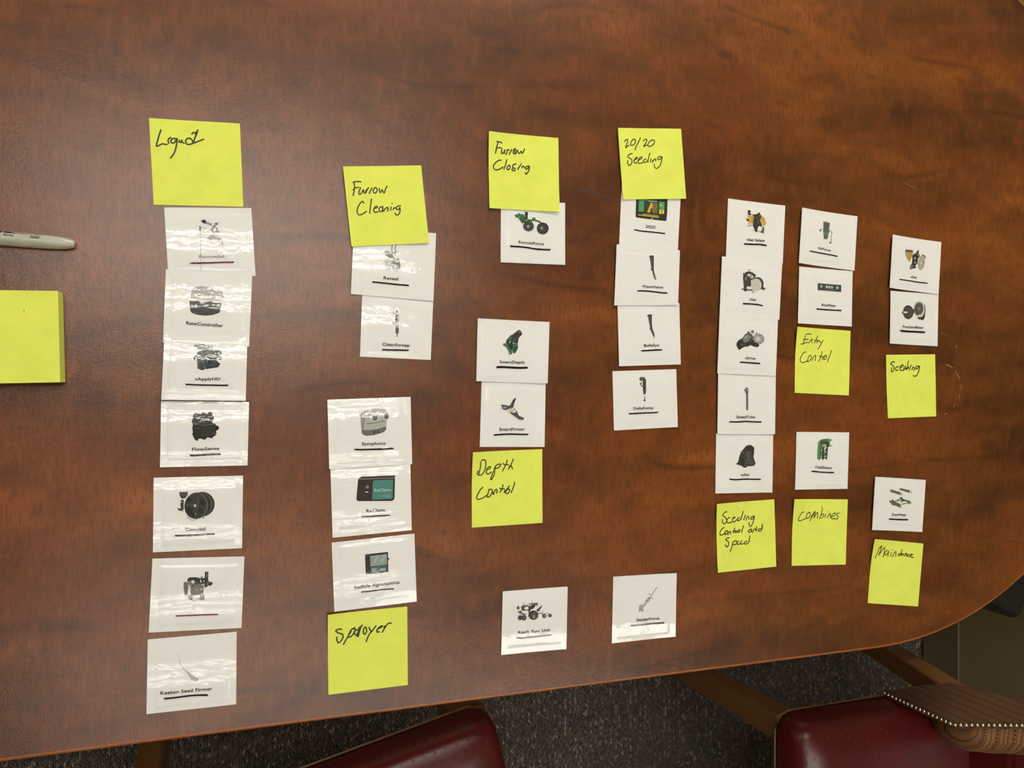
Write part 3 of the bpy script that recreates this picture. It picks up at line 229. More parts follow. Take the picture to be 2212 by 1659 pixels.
 {'k': 'vDrive', 'o': [0.56729, 0.04283, 0.00225], 'c': '-36.8,34.6 39.8,30.6 36.7,-33.9 -39.7,-31.3', 'l': (0.5, 1.2, 0, 0), 'a': 'p 4a4a46 -14.5,2.9 -12.3,5.7 -6.8,8.6 -3.5,12.5 -0.2,14.4 4.2,13.5 7.0,10.8 7.6,5.1 3.7,0.8 0.4,-0.6 -4.6,-1.6 -11.4,-5.2 -13.6,-2.7 -15.0,0.5|p 7b7b7c -6.8,7.7 -1.8,12.0 2.0,12.6 4.8,9.8 -0.2,4.1 -4.6,3.5|p a4a4a4 -4.6,8.7 -1.3,11.6 -0.2,11.1 -3.5,7.3|p 2f2f2a -14.5,2.4 -11.2,6.0 -6.8,4.9 -4.6,-1.2 -11.4,-5.2 -13.6,-2.7 -15.0,0.5|p 35352f -4.6,3.5 2.0,4.1 7.6,7.0 9.8,5.6 15.4,2.4 14.3,-0.9 11.5,-1.6 7.0,-0.8 3.7,0.6 -0.2,-1.3 -4.6,-1.4|c a3a39a 14.3,7.6 5.1,-2.3 -2.4,-3.8|c b9bba6 13.1,7.6 3.3,0.1 0.0,-2.8|c d8d9c6 14.3,7.1 1.5,0.0 0.0,-1.7|p 7d7d7c 22.6,7.1 20.2,6.0 21.3,4.0 18.5,4.0 18.3,1.8 15.9,2.8 14.4,0.9 12.9,2.7 10.5,1.5 10.2,3.7 7.5,3.6 8.5,5.6 6.0,6.5 8.1,8.0 6.4,9.7 9.0,10.3 8.6,12.4 11.2,11.9 12.1,14.1 14.1,12.6 16.1,14.2 17.0,12.2 19.7,12.8 19.3,10.6 22.0,10.3 20.5,8.4|c 9c9c94 14.0,7.6 5.5,0.1 0.0,-4.3|c c3c4b0 13.3,7.6 2.9,0.1 0.0,-2.7|p 35352f 6.5,4.2 12.6,2.9 15.4,0.5 13.1,-1.6 9.8,-1.4 6.5,0.4|p 65656a -0.7,15.3 1.5,16.3 3.1,14.9 2.0,13.0 -0.2,13.5|p 7b7b7f 3.7,15.4 5.9,17.8 8.4,16.9 7.6,13.6 5.4,13.6|p 8a8a8c 9.2,12.7 11.5,15.1 13.1,15.1 12.6,12.8|c d9d6cb 7.6,13.1 1.2,0.0 0.0,-0.8|c 5d5d58 -7.9,0.7 1.4,-0.6 -0.6,-0.9', 't': [['vDrive', -3.92, -15.33, 9.8, -15.67, 2.8, '3a3833']], 's': ['0d0a0d', 1.8, '-9.8,-18.7 -1.3,-19.1 7.0,-19.6 15.4,-20.0']},
 {'k': 'SpeedTube', 'o': [0.5664, -0.0228, 0.00135], 'c': '-37.4,34.6 38.3,32.8 37.4,-34.5 -38.3,-32.8', 'l': (0.8, 1.2, 0, 0), 'a': 'p 5b5a55 -1.7,17.2 -0.9,18.6 0.2,19.1 2.2,17.6 2.6,15.8 2.2,12.5 1.9,11.5 1.9,-6.8 -0.6,-6.8 -0.6,11.5 -1.7,12.9 -2.0,14.4 -3.3,15.4|c a09f98 1.1,15.8 1.0,-0.0 0.0,-1.4|p 6b6a64 -1.7,17.2 -0.9,18.6 0.2,19.1 1.1,18.1 -0.3,16.2|l 8b8a84 0.45 0.5,-2.1 0.4,-6.3|l 3d3c38 0.50 1.6,11.5 1.5,-6.3|p 3f3e3a -3.3,15.4 -1.7,16.5 -1.4,14.8', 't': [['SpeedTube', -13.6, -15.55, 11.07, -15.98, 2.9, '3a3833']], 's': ['0d0a0d', 1.7, '-21.9,-19.4 -13.5,-19.9 -1.4,-19.4 8.6,-20.1 19.0,-20.3']},
 {'k': 'mSet', 'o': [0.56432, -0.08935, 0.0003], 'c': '-37.0,34.2 38.2,32.4 37.0,-34.3 -38.2,-32.3', 'l': (0.6, 0.6, 0, 0), 'a': 'p 3a3a36 1.4,19.1 4.7,20.5 8.6,20.4 12.8,17.4 12.5,11.1 11.6,7.3 14.7,-0.8 12.5,-3.1 6.9,-3.6 2.5,-3.3 3.9,-4.7 -0.8,-4.8 -4.1,-2.6 -11.5,-0.5 -8.5,1.5 -6.9,7.8 -4.7,12.9 -0.3,17.3|p 2b2b27 3.6,17.9 8.0,18.3 9.1,16.3 8.0,14.5 4.1,14.6|p 4a4b49 1.4,13.7 8.0,13.1 9.7,6.4 3.0,6.1 0.8,10.4|p 484a4a 0.8,5.3 9.7,5.0 12.5,-0.8 5.8,-2.4 1.4,-0.9|p 2f2e28 -8.5,1.5 -5.2,6.8 -0.8,5.8 -0.3,-4.6 -4.1,-2.6 -11.3,-0.5|l 8b8a84 0.30 0.8,-0.4 0.6,-3.7|c c4c3bb 5.3,5.8 0.7,-0.0 0.0,-0.8|l 25251f 0.70 1.4,5.5 10.2,5.7|p 2c2c28 10.2,18.7 12.8,17.4 12.5,11.1 11.6,7.3 10.5,11.1|c 6e6d66 5.5,12.2 0.6,-0.0 0.0,-0.8|c 77776f -2.2,12.6 0.7,-0.0 0.0,-0.8|l 55554f 0.40 -4.7,6.8 -6.3,0.3', 't': [['mSet', -4.95, -13.92, 6.37, -14.23, 2.89, '3a3833']], 's': ['0d0a0d', 1.7, '-19.5,-17.0 -11.3,-17.9 -0.3,-17.7 10.8,-18.2 20.9,-18.8']},
 {'k': 'AirForce', 'o': [0.67841, 0.16831, 0.0003], 'c': '-37.5,34.5 42.0,29.7 37.6,-34.8 -42.1,-29.4', 'l': (2.2, 1.4, 0, 0), 'a': 'p 585955 -6.3,20.4 3.1,19.6 1.6,8.9 -6.4,9.4|p 4d6750 -6.4,11.8 1.9,10.9 -1.1,0.4 -5.6,0.4|p 5a6b5c -4.7,8.0 -0.5,7.8 -2.0,2.8 -4.4,2.9|l 3d5340 0.85 -6.4,9.4 -5.1,0.4|l 3d5340 0.85 1.9,9.9 -1.1,0.4|p dcd8cc -6.0,7.9 -5.3,7.7 -5.1,5.1 -5.7,5.3|p dcd8cc -0.2,7.8 0.7,7.6 -0.2,3.9|l 7b9279 0.69 -6.4,11.6 -9.1,12.0 -10.3,11.1 -10.4,8.9|c 5d6b5c -10.6,9.9 1.2,0.1 0.0,-1.1|l 6b8168 0.85 1.9,10.1 4.6,10.5 5.5,8.6 4.6,-3.2|c 6b7f6b 6.4,8.2 0.8,0.0 0.0,-0.4|c 5f6e5e 3.7,-3.5 1.6,0.1 0.0,-1.1|l a3ad98 0.85 -1.7,22.4 -1.9,20.4|l a3ad98 0.42 -6.2,20.6 3.1,19.7|c 8a9c88 -12.1,10.0 0.7,0.0 0.0,-0.4', 't': [['AirForce', -14.56, -11.78, 3.69, -13.75, 2.75, '3a3833']], 's': ['0d0a0d', 1.59, '-25.5,-14.8 -15.0,-15.9 -3.2,-17.0 13.1,-18.8']},
 {'k': 'RowFlow', 'o': [0.67468, 0.10124, 0.0003], 'c': '-37.1,33.7 38.7,31.7 37.2,-33.8 -38.9,-31.7', 'l': (1.2, 1.4, 0, 0), 'a': 'p 3e4745 -10.6,15.6 23.0,14.7 22.6,6.4 -10.8,7.6|c b9bcae -5.5,12.1 1.6,0.1 0.0,-1.5|c bfc2b4 2.1,11.8 1.6,0.1 0.0,-1.6|c bfc2b4 5.7,11.6 1.6,0.1 0.0,-1.6|c bfc2b4 9.6,11.5 1.6,0.1 0.0,-1.6|c b9bcae 17.4,11.3 1.7,0.1 0.0,-1.7|c 8b8f84 -5.5,11.5 0.7,0.0 0.0,-0.6|c 8b8f84 2.1,11.5 0.6,0.0 0.0,-0.6|c 8b8f84 5.7,11.5 0.6,0.0 0.0,-0.6|c 8b8f84 9.6,11.2 0.6,0.0 0.0,-0.6|c 8b8f84 17.5,11.0 0.7,0.0 0.0,-0.7|l 6b7880 0.30 -10.3,7.5 0.7,7.4 22.0,6.5|l 55605e 0.40 12.4,12.2 14.7,12.1 14.1,7.7|c 6b8070 -9.0,13.7 0.6,0.0 0.0,-0.5|l 7b8a92 0.35 1.8,8.4 14.7,8.2', 't': [['RowFlow', -4.98, -10.84, 14.8, -11.29, 2.96, '3a3833']], 's': ['0d0a0d', 1.78, '-12.0,-14.4 0.2,-14.9 11.3,-15.1 22.3,-15.2']},
 {'k': 'YieldSense', 'o': [0.67024, -0.08953, 0.0003], 'c': '-36.0,34.2 38.2,32.2 35.7,-34.2 -37.9,-32.3', 'l': (0.6, 1.3, 0, 0), 'a': 'p 466b4a -5.4,22.0 -1.5,24.6 3.2,25.2 10.4,25.3 15.2,23.3 11.6,22.4 11.0,16.3 8.9,15.8 7.7,6.6 7.1,0.2 3.8,2.8 1.5,0.4 -1.2,2.9 -4.5,0.3 -7.0,3.1 -6.3,15.2|p 568c5f -5.4,22.0 -1.8,22.4 -2.7,10.3 -3.3,4.4 -4.8,0.8 -7.0,3.1|p 34452f -1.5,21.9 8.0,21.7 10.4,18.7 8.6,14.9 7.4,2.2 3.8,4.2 1.5,0.9 -2.1,5.4 -2.7,13.2|p 6b9a5c 8.0,25.1 14.0,24.5 15.2,23.3 11.0,22.6 11.0,16.8 9.5,16.8 10.4,21.7|c 8f8d85 2.6,17.7 3.3,-0.1 0.0,-2.0|c c8c6bc 5.0,17.4 1.1,-0.0 0.0,-1.3|l a9a79d 0.69 -0.0,17.0 -0.5,11.7 -1.2,6.8|p b4b2a8 -2.7,12.5 1.4,12.4 -0.3,11.2|p b4b2a8 2.9,15.5 7.4,15.4 5.6,16.4 4.4,11.1 3.2,11.1|p b4b2a8 2.6,9.6 6.8,9.5 4.7,11.5|p 5a9a96 -3.0,6.4 0.3,6.3 -0.0,2.4 -1.8,3.2|l d5d2c6 0.42 4.4,15.9 3.8,11.1 3.2,6.7|p d5d2c6 3.2,4.3 4.7,6.7 5.9,3.7|p 5d8c50 11.3,18.7 14.3,16.7 10.4,16.3', 't': [['YieldSense', -10.67, -8.46, 13.5, -10.14, 3.06, '3a3833']], 's': ['0d0a0d', 1.69, '-14.5,-11.8 -4.5,-13.0 7.4,-14.0 15.5,-14.3']},
 {'k': 'eSet', 'o': [0.80704, 0.14478, 0.0012], 'c': '-35.7,34.5 40.4,29.7 35.7,-34.6 -40.4,-29.6', 'l': (2.2, 1.5, 0, 0), 'a': 'p b08e42 -15.3,16.5 -2.9,16.2 -3.2,13.4 -5.6,7.5 -8.0,2.7 -12.9,7.7 -15.3,12.3|p 4f5457 -15.6,16.5 -13.5,17.8 -3.8,17.6 -2.6,15.8 -4.4,14.7 -15.3,15.4|p 6f9a74 -15.0,14.7 -10.5,14.4 -10.2,12.1 -14.7,12.3|p c9cdb0 -14.1,13.1 -11.1,13.0 -11.7,12.0 -13.8,12.1|p 3a3a2e -4.4,10.9 -0.8,13.5 2.8,14.2 5.3,17.8 6.5,16.7 5.3,14.3 7.7,10.6 4.7,7.6 4.0,1.4 1.0,-0.7 1.6,-4.2 -2.0,-4.6 -7.4,-6.3 -8.0,-2.5 -5.0,0.9 -3.8,6.2|p 7b7a3a 2.8,12.7 5.9,14.3 8.0,11.6 5.3,10.5|c 2b2a25 0.1,6.4 4.2,-0.3 -1.0,-5.2|c 8f8d86 0.1,7.8 1.6,0.1 0.0,-1.9|c 8f8d86 0.3,2.6 1.8,0.1 0.0,-1.2|c aea598 9.8,2.8 5.3,-0.3 -1.4,-9.1|c 9a9185 10.0,2.8 4.4,-0.2 -1.2,-7.6|c aba294 10.0,2.8 3.8,-0.2 -1.0,-6.7|c 857d72 10.4,2.6 2.3,-0.1 -0.5,-3.1|c e0d9cc 10.0,2.4 1.0,-0.0 -0.2,-1.4|p 5d5c58 10.7,13.1 13.8,12.8 16.8,10.6 16.2,7.7 13.8,10.9 10.7,12.2|p 6d7178 -8.0,-2.1 -3.2,-0.4 -3.2,-3.7 -7.4,-6.5|l 3d3c38 1.27 5.3,17.6 2.2,14.6', 't': [['eSet', -6.54, -15.99, 2.53, -16.57, 2.54, '3a3833']], 's': ['0d0a0d', 1.48, '-24.2,-18.8 -10.5,-19.7 4.7,-21.0 18.7,-21.8']},
 {'k': 'PrecisionMeter', 'o': [0.80579, 0.07919, 0.0003], 'c': '-36.5,32.6 38.0,31.3 36.3,-33.1 -37.7,-30.8', 'l': (1.8, 1.5, 0, 0), 'a': 'p bcb9a6 0.1,14.9 2.6,19.7 8.6,22.3 13.5,21.0 17.2,16.8 18.7,11.6 17.2,5.8 13.5,1.9 8.6,1.8 3.2,5.4 0.4,9.2|p 34332f 9.9,22.2 13.5,21.0 17.8,16.8 18.7,10.6 17.2,1.0 14.7,-1.4 6.8,0.0 5.9,1.9 13.5,2.4 16.6,6.7 17.2,12.5 14.7,17.7|c c9c8b4 8.6,11.8 8.5,-0.4 -1.3,-10.2|c 55564f 8.2,12.1 7.0,-0.3 -1.0,-8.2|c 4a4b45 8.0,12.2 4.9,-0.2 -0.7,-5.7|c c3c2b6 7.3,12.0 0.9,0.0 0.0,-1.2|c 6b6b64 8.6,12.3 2.9,-0.1 -0.4,-3.3|c 3f3e39 -8.3,7.7 8.3,0.6 0.5,-8.4|c 4a4944 -7.4,7.0 5.8,0.2 0.0,-5.7|p 45443f -18.6,8.1 -16.1,7.7 -15.5,4.9 -17.9,5.3|p d9d6cb -16.0,8.3 -9.5,8.4 -9.6,6.4 -15.8,6.3|c 45443f 0.1,9.1 1.2,0.0 0.0,-2.9|l 5d5c56 0.42 -10.7,11.7 -5.9,12.8 -2.3,9.1|p 3a2f33 6.5,1.7 17.2,1.5 15.0,-1.4 7.1,-0.2', 't': [['PrecisionMeter', -17.01, -11.45, 15.36, -11.94, 2.96, '3a3833']], 's': ['0d0a0d', 2.54, '-19.6,-15.1 -8.3,-15.8 3.8,-15.9 16.6,-16.2']},
 {'k': 'DuraWear', 'o': [0.7823, -0.14591, 0.0003], 'c': '-36.3,35.1 41.5,28.3 35.9,-35.2 -41.1,-28.2', 'l': (2.2, 1.5, 0, 0), 'a': 'p 5b6456 -11.9,19.0 3.6,14.8 6.3,13.5 6.0,10.9 4.2,10.9 -12.5,15.9 -13.2,17.6|c b9bdb0 4.4,12.6 1.3,-0.2 -0.2,-1.7|c b9bdb0 -12.2,17.5 0.8,-0.0 0.0,-1.2|p 5b6456 2.1,20.0 17.4,16.6 20.4,15.5 20.4,12.9 18.0,13.2 2.4,17.4 1.7,18.6|c e4dfd3 18.6,14.7 1.3,-0.1 0.0,-1.4|c aab0a4 2.3,19.0 0.6,-0.0 0.0,-0.9|p 56604c -13.6,5.9 -10.1,5.0 -8.8,7.1 -5.9,4.1 3.0,0.4 4.8,-0.9 4.8,-4.0 1.8,-3.6 -4.8,-0.9 -9.5,-0.2 -10.7,1.7 -13.1,3.2|p 6b8f5c -7.1,4.4 1.8,6.8 4.8,6.7 4.8,5.3 -3.6,3.5|p 4f584a 4.5,9.3 8.4,6.0 17.4,3.7 19.2,2.2 16.8,1.9 10.2,3.6 3.6,2.9 4.8,6.2 1.8,7.8|p 93a96f 3.0,0.8 15.0,2.4 16.2,0.9 6.6,-0.7|c 3f4540 17.1,1.6 2.5,-0.1 0.0,-1.9|c c9c9bf 17.5,1.6 1.2,-0.1 0.0,-1.0|c a8b09e 3.5,-2.0 1.1,-0.1 0.0,-1.2|c 6b7568 3.0,7.7 1.2,-0.1 0.0,-0.5|p d8dccb -1.8,3.0 3.6,4.1 3.6,1.5 1.8,1.1', 't': [['DuraWear', -9.97, -13.0, 12.29, -14.43, 2.92, '3a3833']], 's': ['0d0a0d', 1.98, '-13.3,-16.7 -4.2,-17.8 4.8,-18.5 14.1,-19.0']},
 {'k': 'liquid', 'o': [-0.01198, 0.19782, 0.0003], 'c': '-39.9,36.3 36.5,39.6 39.5,-36.2 -36.1,-39.7', 'l': (0, 0, 1, 0), 'w': 1.29, 'h': '-30.1,26.9 -31.9,21.3 -33.0,16.5 -33.9,12.7 -33.0,12.3 -30.5,13.9 -28.5,14.8 -26.6,14.4 -25.1,14.7;-22.0,20.9 -23.5,20.0 -24.3,18.1 -23.6,15.6;-19.9,20.3 -21.3,19.4 -22.0,17.5 -20.8,16.2 -18.9,17.0 -17.4,20.0 -16.7,20.4 -19.9,20.4;-16.7,20.4 -17.2,15.9 -18.2,10.6 -19.9,6.3 -22.3,2.9;-15.0,19.2 -15.0,17.7 -13.8,17.5 -12.8,19.7 -12.7,17.9 -11.0,17.1;-6.2,21.9 -8.4,21.4 -9.6,19.2 -9.0,16.7 -6.7,16.3 -3.3,17.7 1.2,20.0 5.4,22.1;-4.5,26.0 -3.0,27.5 -1.5,26.6 -1.0,24.8;0.4,29.9 -0.5,26.4 -2.0,22.6 -3.3,18.3 -4.5,20.8 -6.2,21.9;-0.5,28.5 -1.5,25.8'},
 {'k': 'fclean', 'o': [0.15906, 0.17161, 0.0024], 'c': '-41.9,33.8 33.9,41.5 41.7,-33.9 -33.7,-41.4', 'l': (0, 0, 1, 1), 'w': 1.16, 'h': '-32.5,19.4 -29.0,20.6 -24.8,20.7;-31.2,19.1 -30.9,13.8 -32.2,7.1;-32.3,12.6 -29.6,14.7 -26.8,15.2;-25.1,15.1 -26.8,10.4 -26.1,8.6 -24.3,10.1 -22.4,13.4 -21.9,10.2;-17.6,15.6 -20.0,12.5 -20.6,9.8 -19.0,13.1 -17.5,15.6;-16.8,10.1 -15.8,12.8 -14.2,15.6;-11.5,16.1 -13.0,13.6 -12.5,11.2 -10.4,11.4 -9.2,13.9 -9.9,16.0 -11.7,16.1;-7.2,15.6 -6.9,13.0 -5.8,12.0 -4.5,14.8 -2.6,11.7 -1.2,15.5 0.4,18.6;-22.2,0.6 -23.2,2.2 -25.3,0.4 -27.5,-3.5 -28.4,-7.8 -26.9,-10.7 -23.7,-10.1 -19.6,-7.1;-14.7,5.2 -15.5,-0.5 -16.4,-8.6;-12.5,-4.0 -9.3,-2.7 -9.3,-1.4 -11.2,-2.3 -12.5,-5.1 -11.5,-7.4 -8.3,-6.7;-3.9,-1.3 -6.6,-2.5 -7.4,-5.0 -6.1,-6.5 -4.2,-5.1 -3.9,-1.8 -3.7,-6.1;-2.9,-5.8 -1.5,-3.3 1.2,-2.0 0.9,-5.5;4.2,-1.3 3.9,-4.5;5.2,2.3 5.3,2.0;6.1,-3.8 7.4,-1.8 9.4,-2.3;13.5,0.6 10.2,-0.3 9.1,-2.5 11.3,-3.5 12.8,-1.2 13.0,-4.4 11.8,-7.7 9.6,-8.7 8.0,-6.9'},
 {'k': 'fclose', 'o': [0.3004, 0.21506, 0.00165], 'c': '-38.7,37.6 37.6,38.9 38.5,-37.8 -37.3,-38.7', 'l': (0, 0, 3, 2.5), 'w': 1.26, 'h': '-29.8,28.4 -26.1,28.3 -24.2,27.6;-28.5,27.4 -29.7,23.0 -31.0,16.9;-30.3,21.6 -27.9,22.6 -24.9,22.8;-24.0,21.9 -24.6,18.4 -23.7,17.1 -21.6,19.3 -21.0,21.6 -21.3,17.3;-19.6,16.6 -18.4,19.6 -18.7,21.2 -16.3,21.7;-16.0,17.0 -14.8,19.9 -13.3,22.3;-10.6,23.1 -11.8,20.7 -11.5,18.2 -9.4,18.4 -8.3,21.1 -9.4,22.9 -10.6,23.1 -10.0,19.2;-7.0,22.0 -6.7,19.8 -5.1,19.1 -3.3,21.5 -2.4,19.3 -0.9,21.2 0.4,24.0;-24.9,10.4 -27.9,9.7 -31.4,6.6 -33.1,3.1 -31.4,0.4 -27.3,0.9 -22.8,3.7;-18.7,11.4 -20.1,6.4 -21.9,1.5;-16.0,6.2 -18.1,4.4 -18.4,1.8 -16.6,1.7 -15.1,4.0 -15.7,6.3;-8.8,8.0 -11.8,6.9 -12.4,4.3 -10.0,3.3 -10.3,1.1 -12.4,0.9 -13.3,1.9 -11.2,3.8;-3.9,7.3 -5.7,4.8 -7.0,2.5;-3.3,8.7 -3.2,8.6;-2.7,4.5 -1.2,6.6 0.3,4.8;5.2,7.2 2.1,6.1 1.5,4.0 3.3,3.9 5.5,6.9 5.2,3.5 3.9,0.5 1.8,-1.6 1.2,0.0'},
 {'k': 'seed20', 'o': [0.4472, 0.23655, 0.0021], 'c': '-41.6,34.3 35.2,41.2 41.5,-34.6 -35.1,-40.9', 'l': (0, 0, 1, 0), 'w': 1.11, 'h': '-33.5,20.4 -31.9,22.6 -29.8,23.1 -30.1,20.7 -32.2,14.1 -29.8,16.4 -27.7,16.9;-21.5,24.4 -24.5,22.8 -26.2,19.4 -25.9,17.6 -23.3,17.8 -20.9,20.5 -20.3,23.5 -22.1,24.4;-14.7,26.4 -16.7,21.9 -19.1,18.0 -20.9,13.8 -20.6,12.7;-10.9,23.3 -9.4,25.1 -7.0,25.3 -7.6,22.3 -10.9,17.4 -8.2,19.0 -6.1,19.4;0.3,25.7 -3.4,23.7 -5.5,20.3 -5.2,18.4 -2.2,18.7 1.5,21.5 2.4,24.8 -0.3,25.7;-24.2,8.8 -26.8,8.1 -29.7,5.5 -28.0,3.8 -25.0,2.4 -24.5,-0.2 -25.9,-3.0 -28.0,-4.2 -29.5,-2.3 -29.7,0.9;-22.1,1.6 -18.5,4.1 -18.5,5.4 -20.9,3.9 -22.1,0.5 -20.9,-1.2 -18.5,-0.2;-17.6,2.0 -13.0,4.5 -13.0,6.2 -15.5,4.9 -17.3,1.5 -16.4,-1.0 -13.0,-0.3 -11.2,0.9;-7.6,4.5 -10.0,3.5 -10.6,1.0 -8.2,0.7 -6.4,3.0;-3.1,11.1 -4.6,6.4 -5.5,1.2;-1.9,5.0 -2.8,1.4;0.3,3.6 -0.3,1.3 1.5,4.2 3.9,5.5 3.8,3.3;11.3,8.6 7.6,8.0 6.1,6.0 7.6,5.0 10.1,6.3 11.6,8.6 11.0,3.9 8.8,-1.7 5.2,-4.6 2.7,-3.3 2.1,-0.3'},
 {'k': 'sprayer', 'o': [0.14171, -0.25502, 0.0003], 'c': '-38.7,38.1 37.9,38.3 38.5,-38.1 -37.7,-38.4', 'l': (0, 0, 4, 0), 'w': 1.31, 'h': '-25.5,22.4 -28.0,22.9 -31.0,21.5 -28.0,19.0 -24.7,17.6 -24.1,14.7 -26.0,11.3 -28.5,9.9 -29.9,13.1 -29.8,15.4;-13.0,22.6 -16.4,20.7 -19.2,14.8 -16.4,14.5 -13.6,18.2 -12.8,21.7 -16.4,21.2;-16.4,19.5 -19.7,14.3 -23.6,8.0;-9.7,20.6 -12.5,19.7 -13.0,16.4 -11.1,15.7 -9.4,19.4 -8.6,22.7;-5.8,24.4 -7.5,21.5 -9.7,13.9;-6.4,24.2 -8.6,19.9 -10.8,14.0;-2.7,22.4 -4.4,20.6 -4.7,16.7 -3.0,15.7 -1.6,18.7 -2.4,22.1;0.6,21.6 2.1,18.3 3.7,17.6;7.4,22.3 3.7,18.2 0.4,14.0 -2.0,8.3;8.3,18.9 12.8,20.7 13.4,22.0 10.0,20.4 8.3,17.7 8.5,16.3 10.5,16.4;15.6,21.5 15.1,19.9 16.8,21.4;22.2,23.7 19.1,23.5 16.8,20.9 13.4,15.8'},
 {'k': 'depth', 'o': [0.2829, -0.10554, 0.0003], 'c': '-38.1,37.4 37.7,38.4 38.1,-37.5 -37.7,-38.2', 'l': (0, 0, 5, 0), 'w': 1.18, 'h': '-28.4,28.5 -25.9,29.5 -23.7,28.1 -23.4,23.3 -24.8,18.0 -27.6,14.4 -30.3,14.0 -32.3,15.9 -31.5,18.3;-29.0,27.2 -29.3,21.4 -30.9,14.5;-22.5,19.0 -18.6,20.5 -18.3,22.1 -20.6,21.6 -22.5,18.5 -22.3,15.3 -20.3,14.9 -17.5,16.7;-14.1,20.3 -12.4,23.0 -9.6,24.2 -7.1,24.0 -9.1,21.2 -13.6,19.2 -14.1,14.5 -17.2,9.0 -17.8,10.3 -15.8,15.6 -13.0,20.8;-0.3,28.2 -1.7,23.7 -5.4,17.4;-4.8,24.9 -2.8,23.5 1.2,23.6;6.0,29.1 4.0,24.0 0.9,18.8;1.7,21.4 3.7,22.4 4.9,19.7 5.4,19.1;-26.2,1.6 -29.2,-1.0 -32.0,-6.1 -32.7,-8.8 -30.9,-10.2 -26.4,-9.0 -22.5,-6.6;-19.7,-0.8 -21.4,-6.6 -21.4,-8.5 -18.6,-7.3 -16.4,-3.1 -16.9,-0.9 -20.0,-0.8;-15.8,-3.6 -15.0,-6.1 -13.6,-2.1 -11.3,-1.2 -11.6,-4.9;-5.1,3.4 -5.7,-0.3 -8.2,-4.0;-8.5,0.1 -5.7,-0.9 -3.4,-0.7;-2.8,-2.1 -3.7,-4.4 -2.3,-3.1 1.7,1.8;0.6,-1.1 -2.0,-3.2 -1.7,-5.6 0.6,-5.1 2.3,-2.3 0.6,-0.8;7.7,5.5 6.3,0.8 3.7,-5.0'},
 {'k': 'speed', 'o': [0.56708, -0.17069, 0.0003], 'c': '-40.5,37.8 37.4,39.1 40.2,-37.8 -37.1,-39.1', 'l': (0, 0, 3.5, 0), 'w': 1.16, 'h': '-26.1,27.8 -27.8,28.2 -31.6,24.8 -27.8,21.9 -25.9,18.6 -27.8,15.1 -30.4,15.3 -31.7,18.3 -31.3,19.7;-21.8,21.6 -25.0,20.1 -25.6,16.9 -23.4,15.4 -18.9,16.3;-18.3,19.8 -15.1,21.0 -15.8,21.8 -17.7,20.3 -18.3,17.6 -15.8,16.1 -12.6,18.4 -8.7,20.9;-8.7,20.9 -11.3,19.4 -11.3,17.2 -8.1,18.2 -6.2,20.2;-4.1,27.3 -5.5,23.5 -6.8,18.6;-1.0,23.0 -2.0,21.1 -3.3,17.9;-0.4,17.2 0.9,20.4 2.9,21.4 3.5,18.1;10.0,21.3 6.8,20.7 6.1,18.5 8.1,18.1 10.5,21.3 9.7,16.1 6.8,10.8 4.8,9.8 3.6,12.0 3.5,14.5;-29.1,10.6 -32.2,9.1 -34.5,5.4 -34.1,3.0 -31.6,2.6 -27.2,4.5;-25.9,7.1 -28.1,5.6 -27.8,2.9 -25.6,3.3 -24.3,6.0 -25.9,7.1;-24.0,2.4 -22.8,5.3 -20.8,5.5 -20.8,2.5;-15.1,9.2 -17.0,3.9;-17.7,5.8 -13.8,6.2;-13.8,5.9 -14.2,3.7 -11.3,6.3;-10.0,6.8 -11.3,4.6 -9.4,4.3 -8.1,6.7 -10.0,7.0;-3.6,11.3 -5.2,7.0 -6.1,3.5;6.1,6.9 2.9,5.5 3.2,3.5 6.1,4.2 6.8,6.9 7.1,3.6;8.4,2.7 10.0,6.2 12.0,6.6 12.9,4.3 13.9,9.0;19.1,6.8 15.9,5.8 16.2,4.2 19.8,4.8 21.4,11.9 20.8,5.6;-22.1,-1.3 -25.3,-1.6 -26.9,-3.2 -23.4,-5.5 -23.4,-8.8 -25.3,-11.4 -27.8,-8.5;-17.7,-6.4 -18.3,-9.7 -21.2,-16.9;-17.7,-6.4 -13.8,-5.0 -11.9,-6.3 -13.8,-8.9 -17.7,-9.2;-10.0,-5.8 -11.9,-7.3 -11.3,-9.3 -8.1,-8.7;-6.1,-5.5 -7.4,-7.1 -6.8,-9.3 -3.6,-8.7;0.9,-6.5 -2.3,-7.4 -2.0,-9.3 1.6,-9.0 4.2,-6.7;4.8,-0.7 4.2,-3.9 3.5,-6.7'},
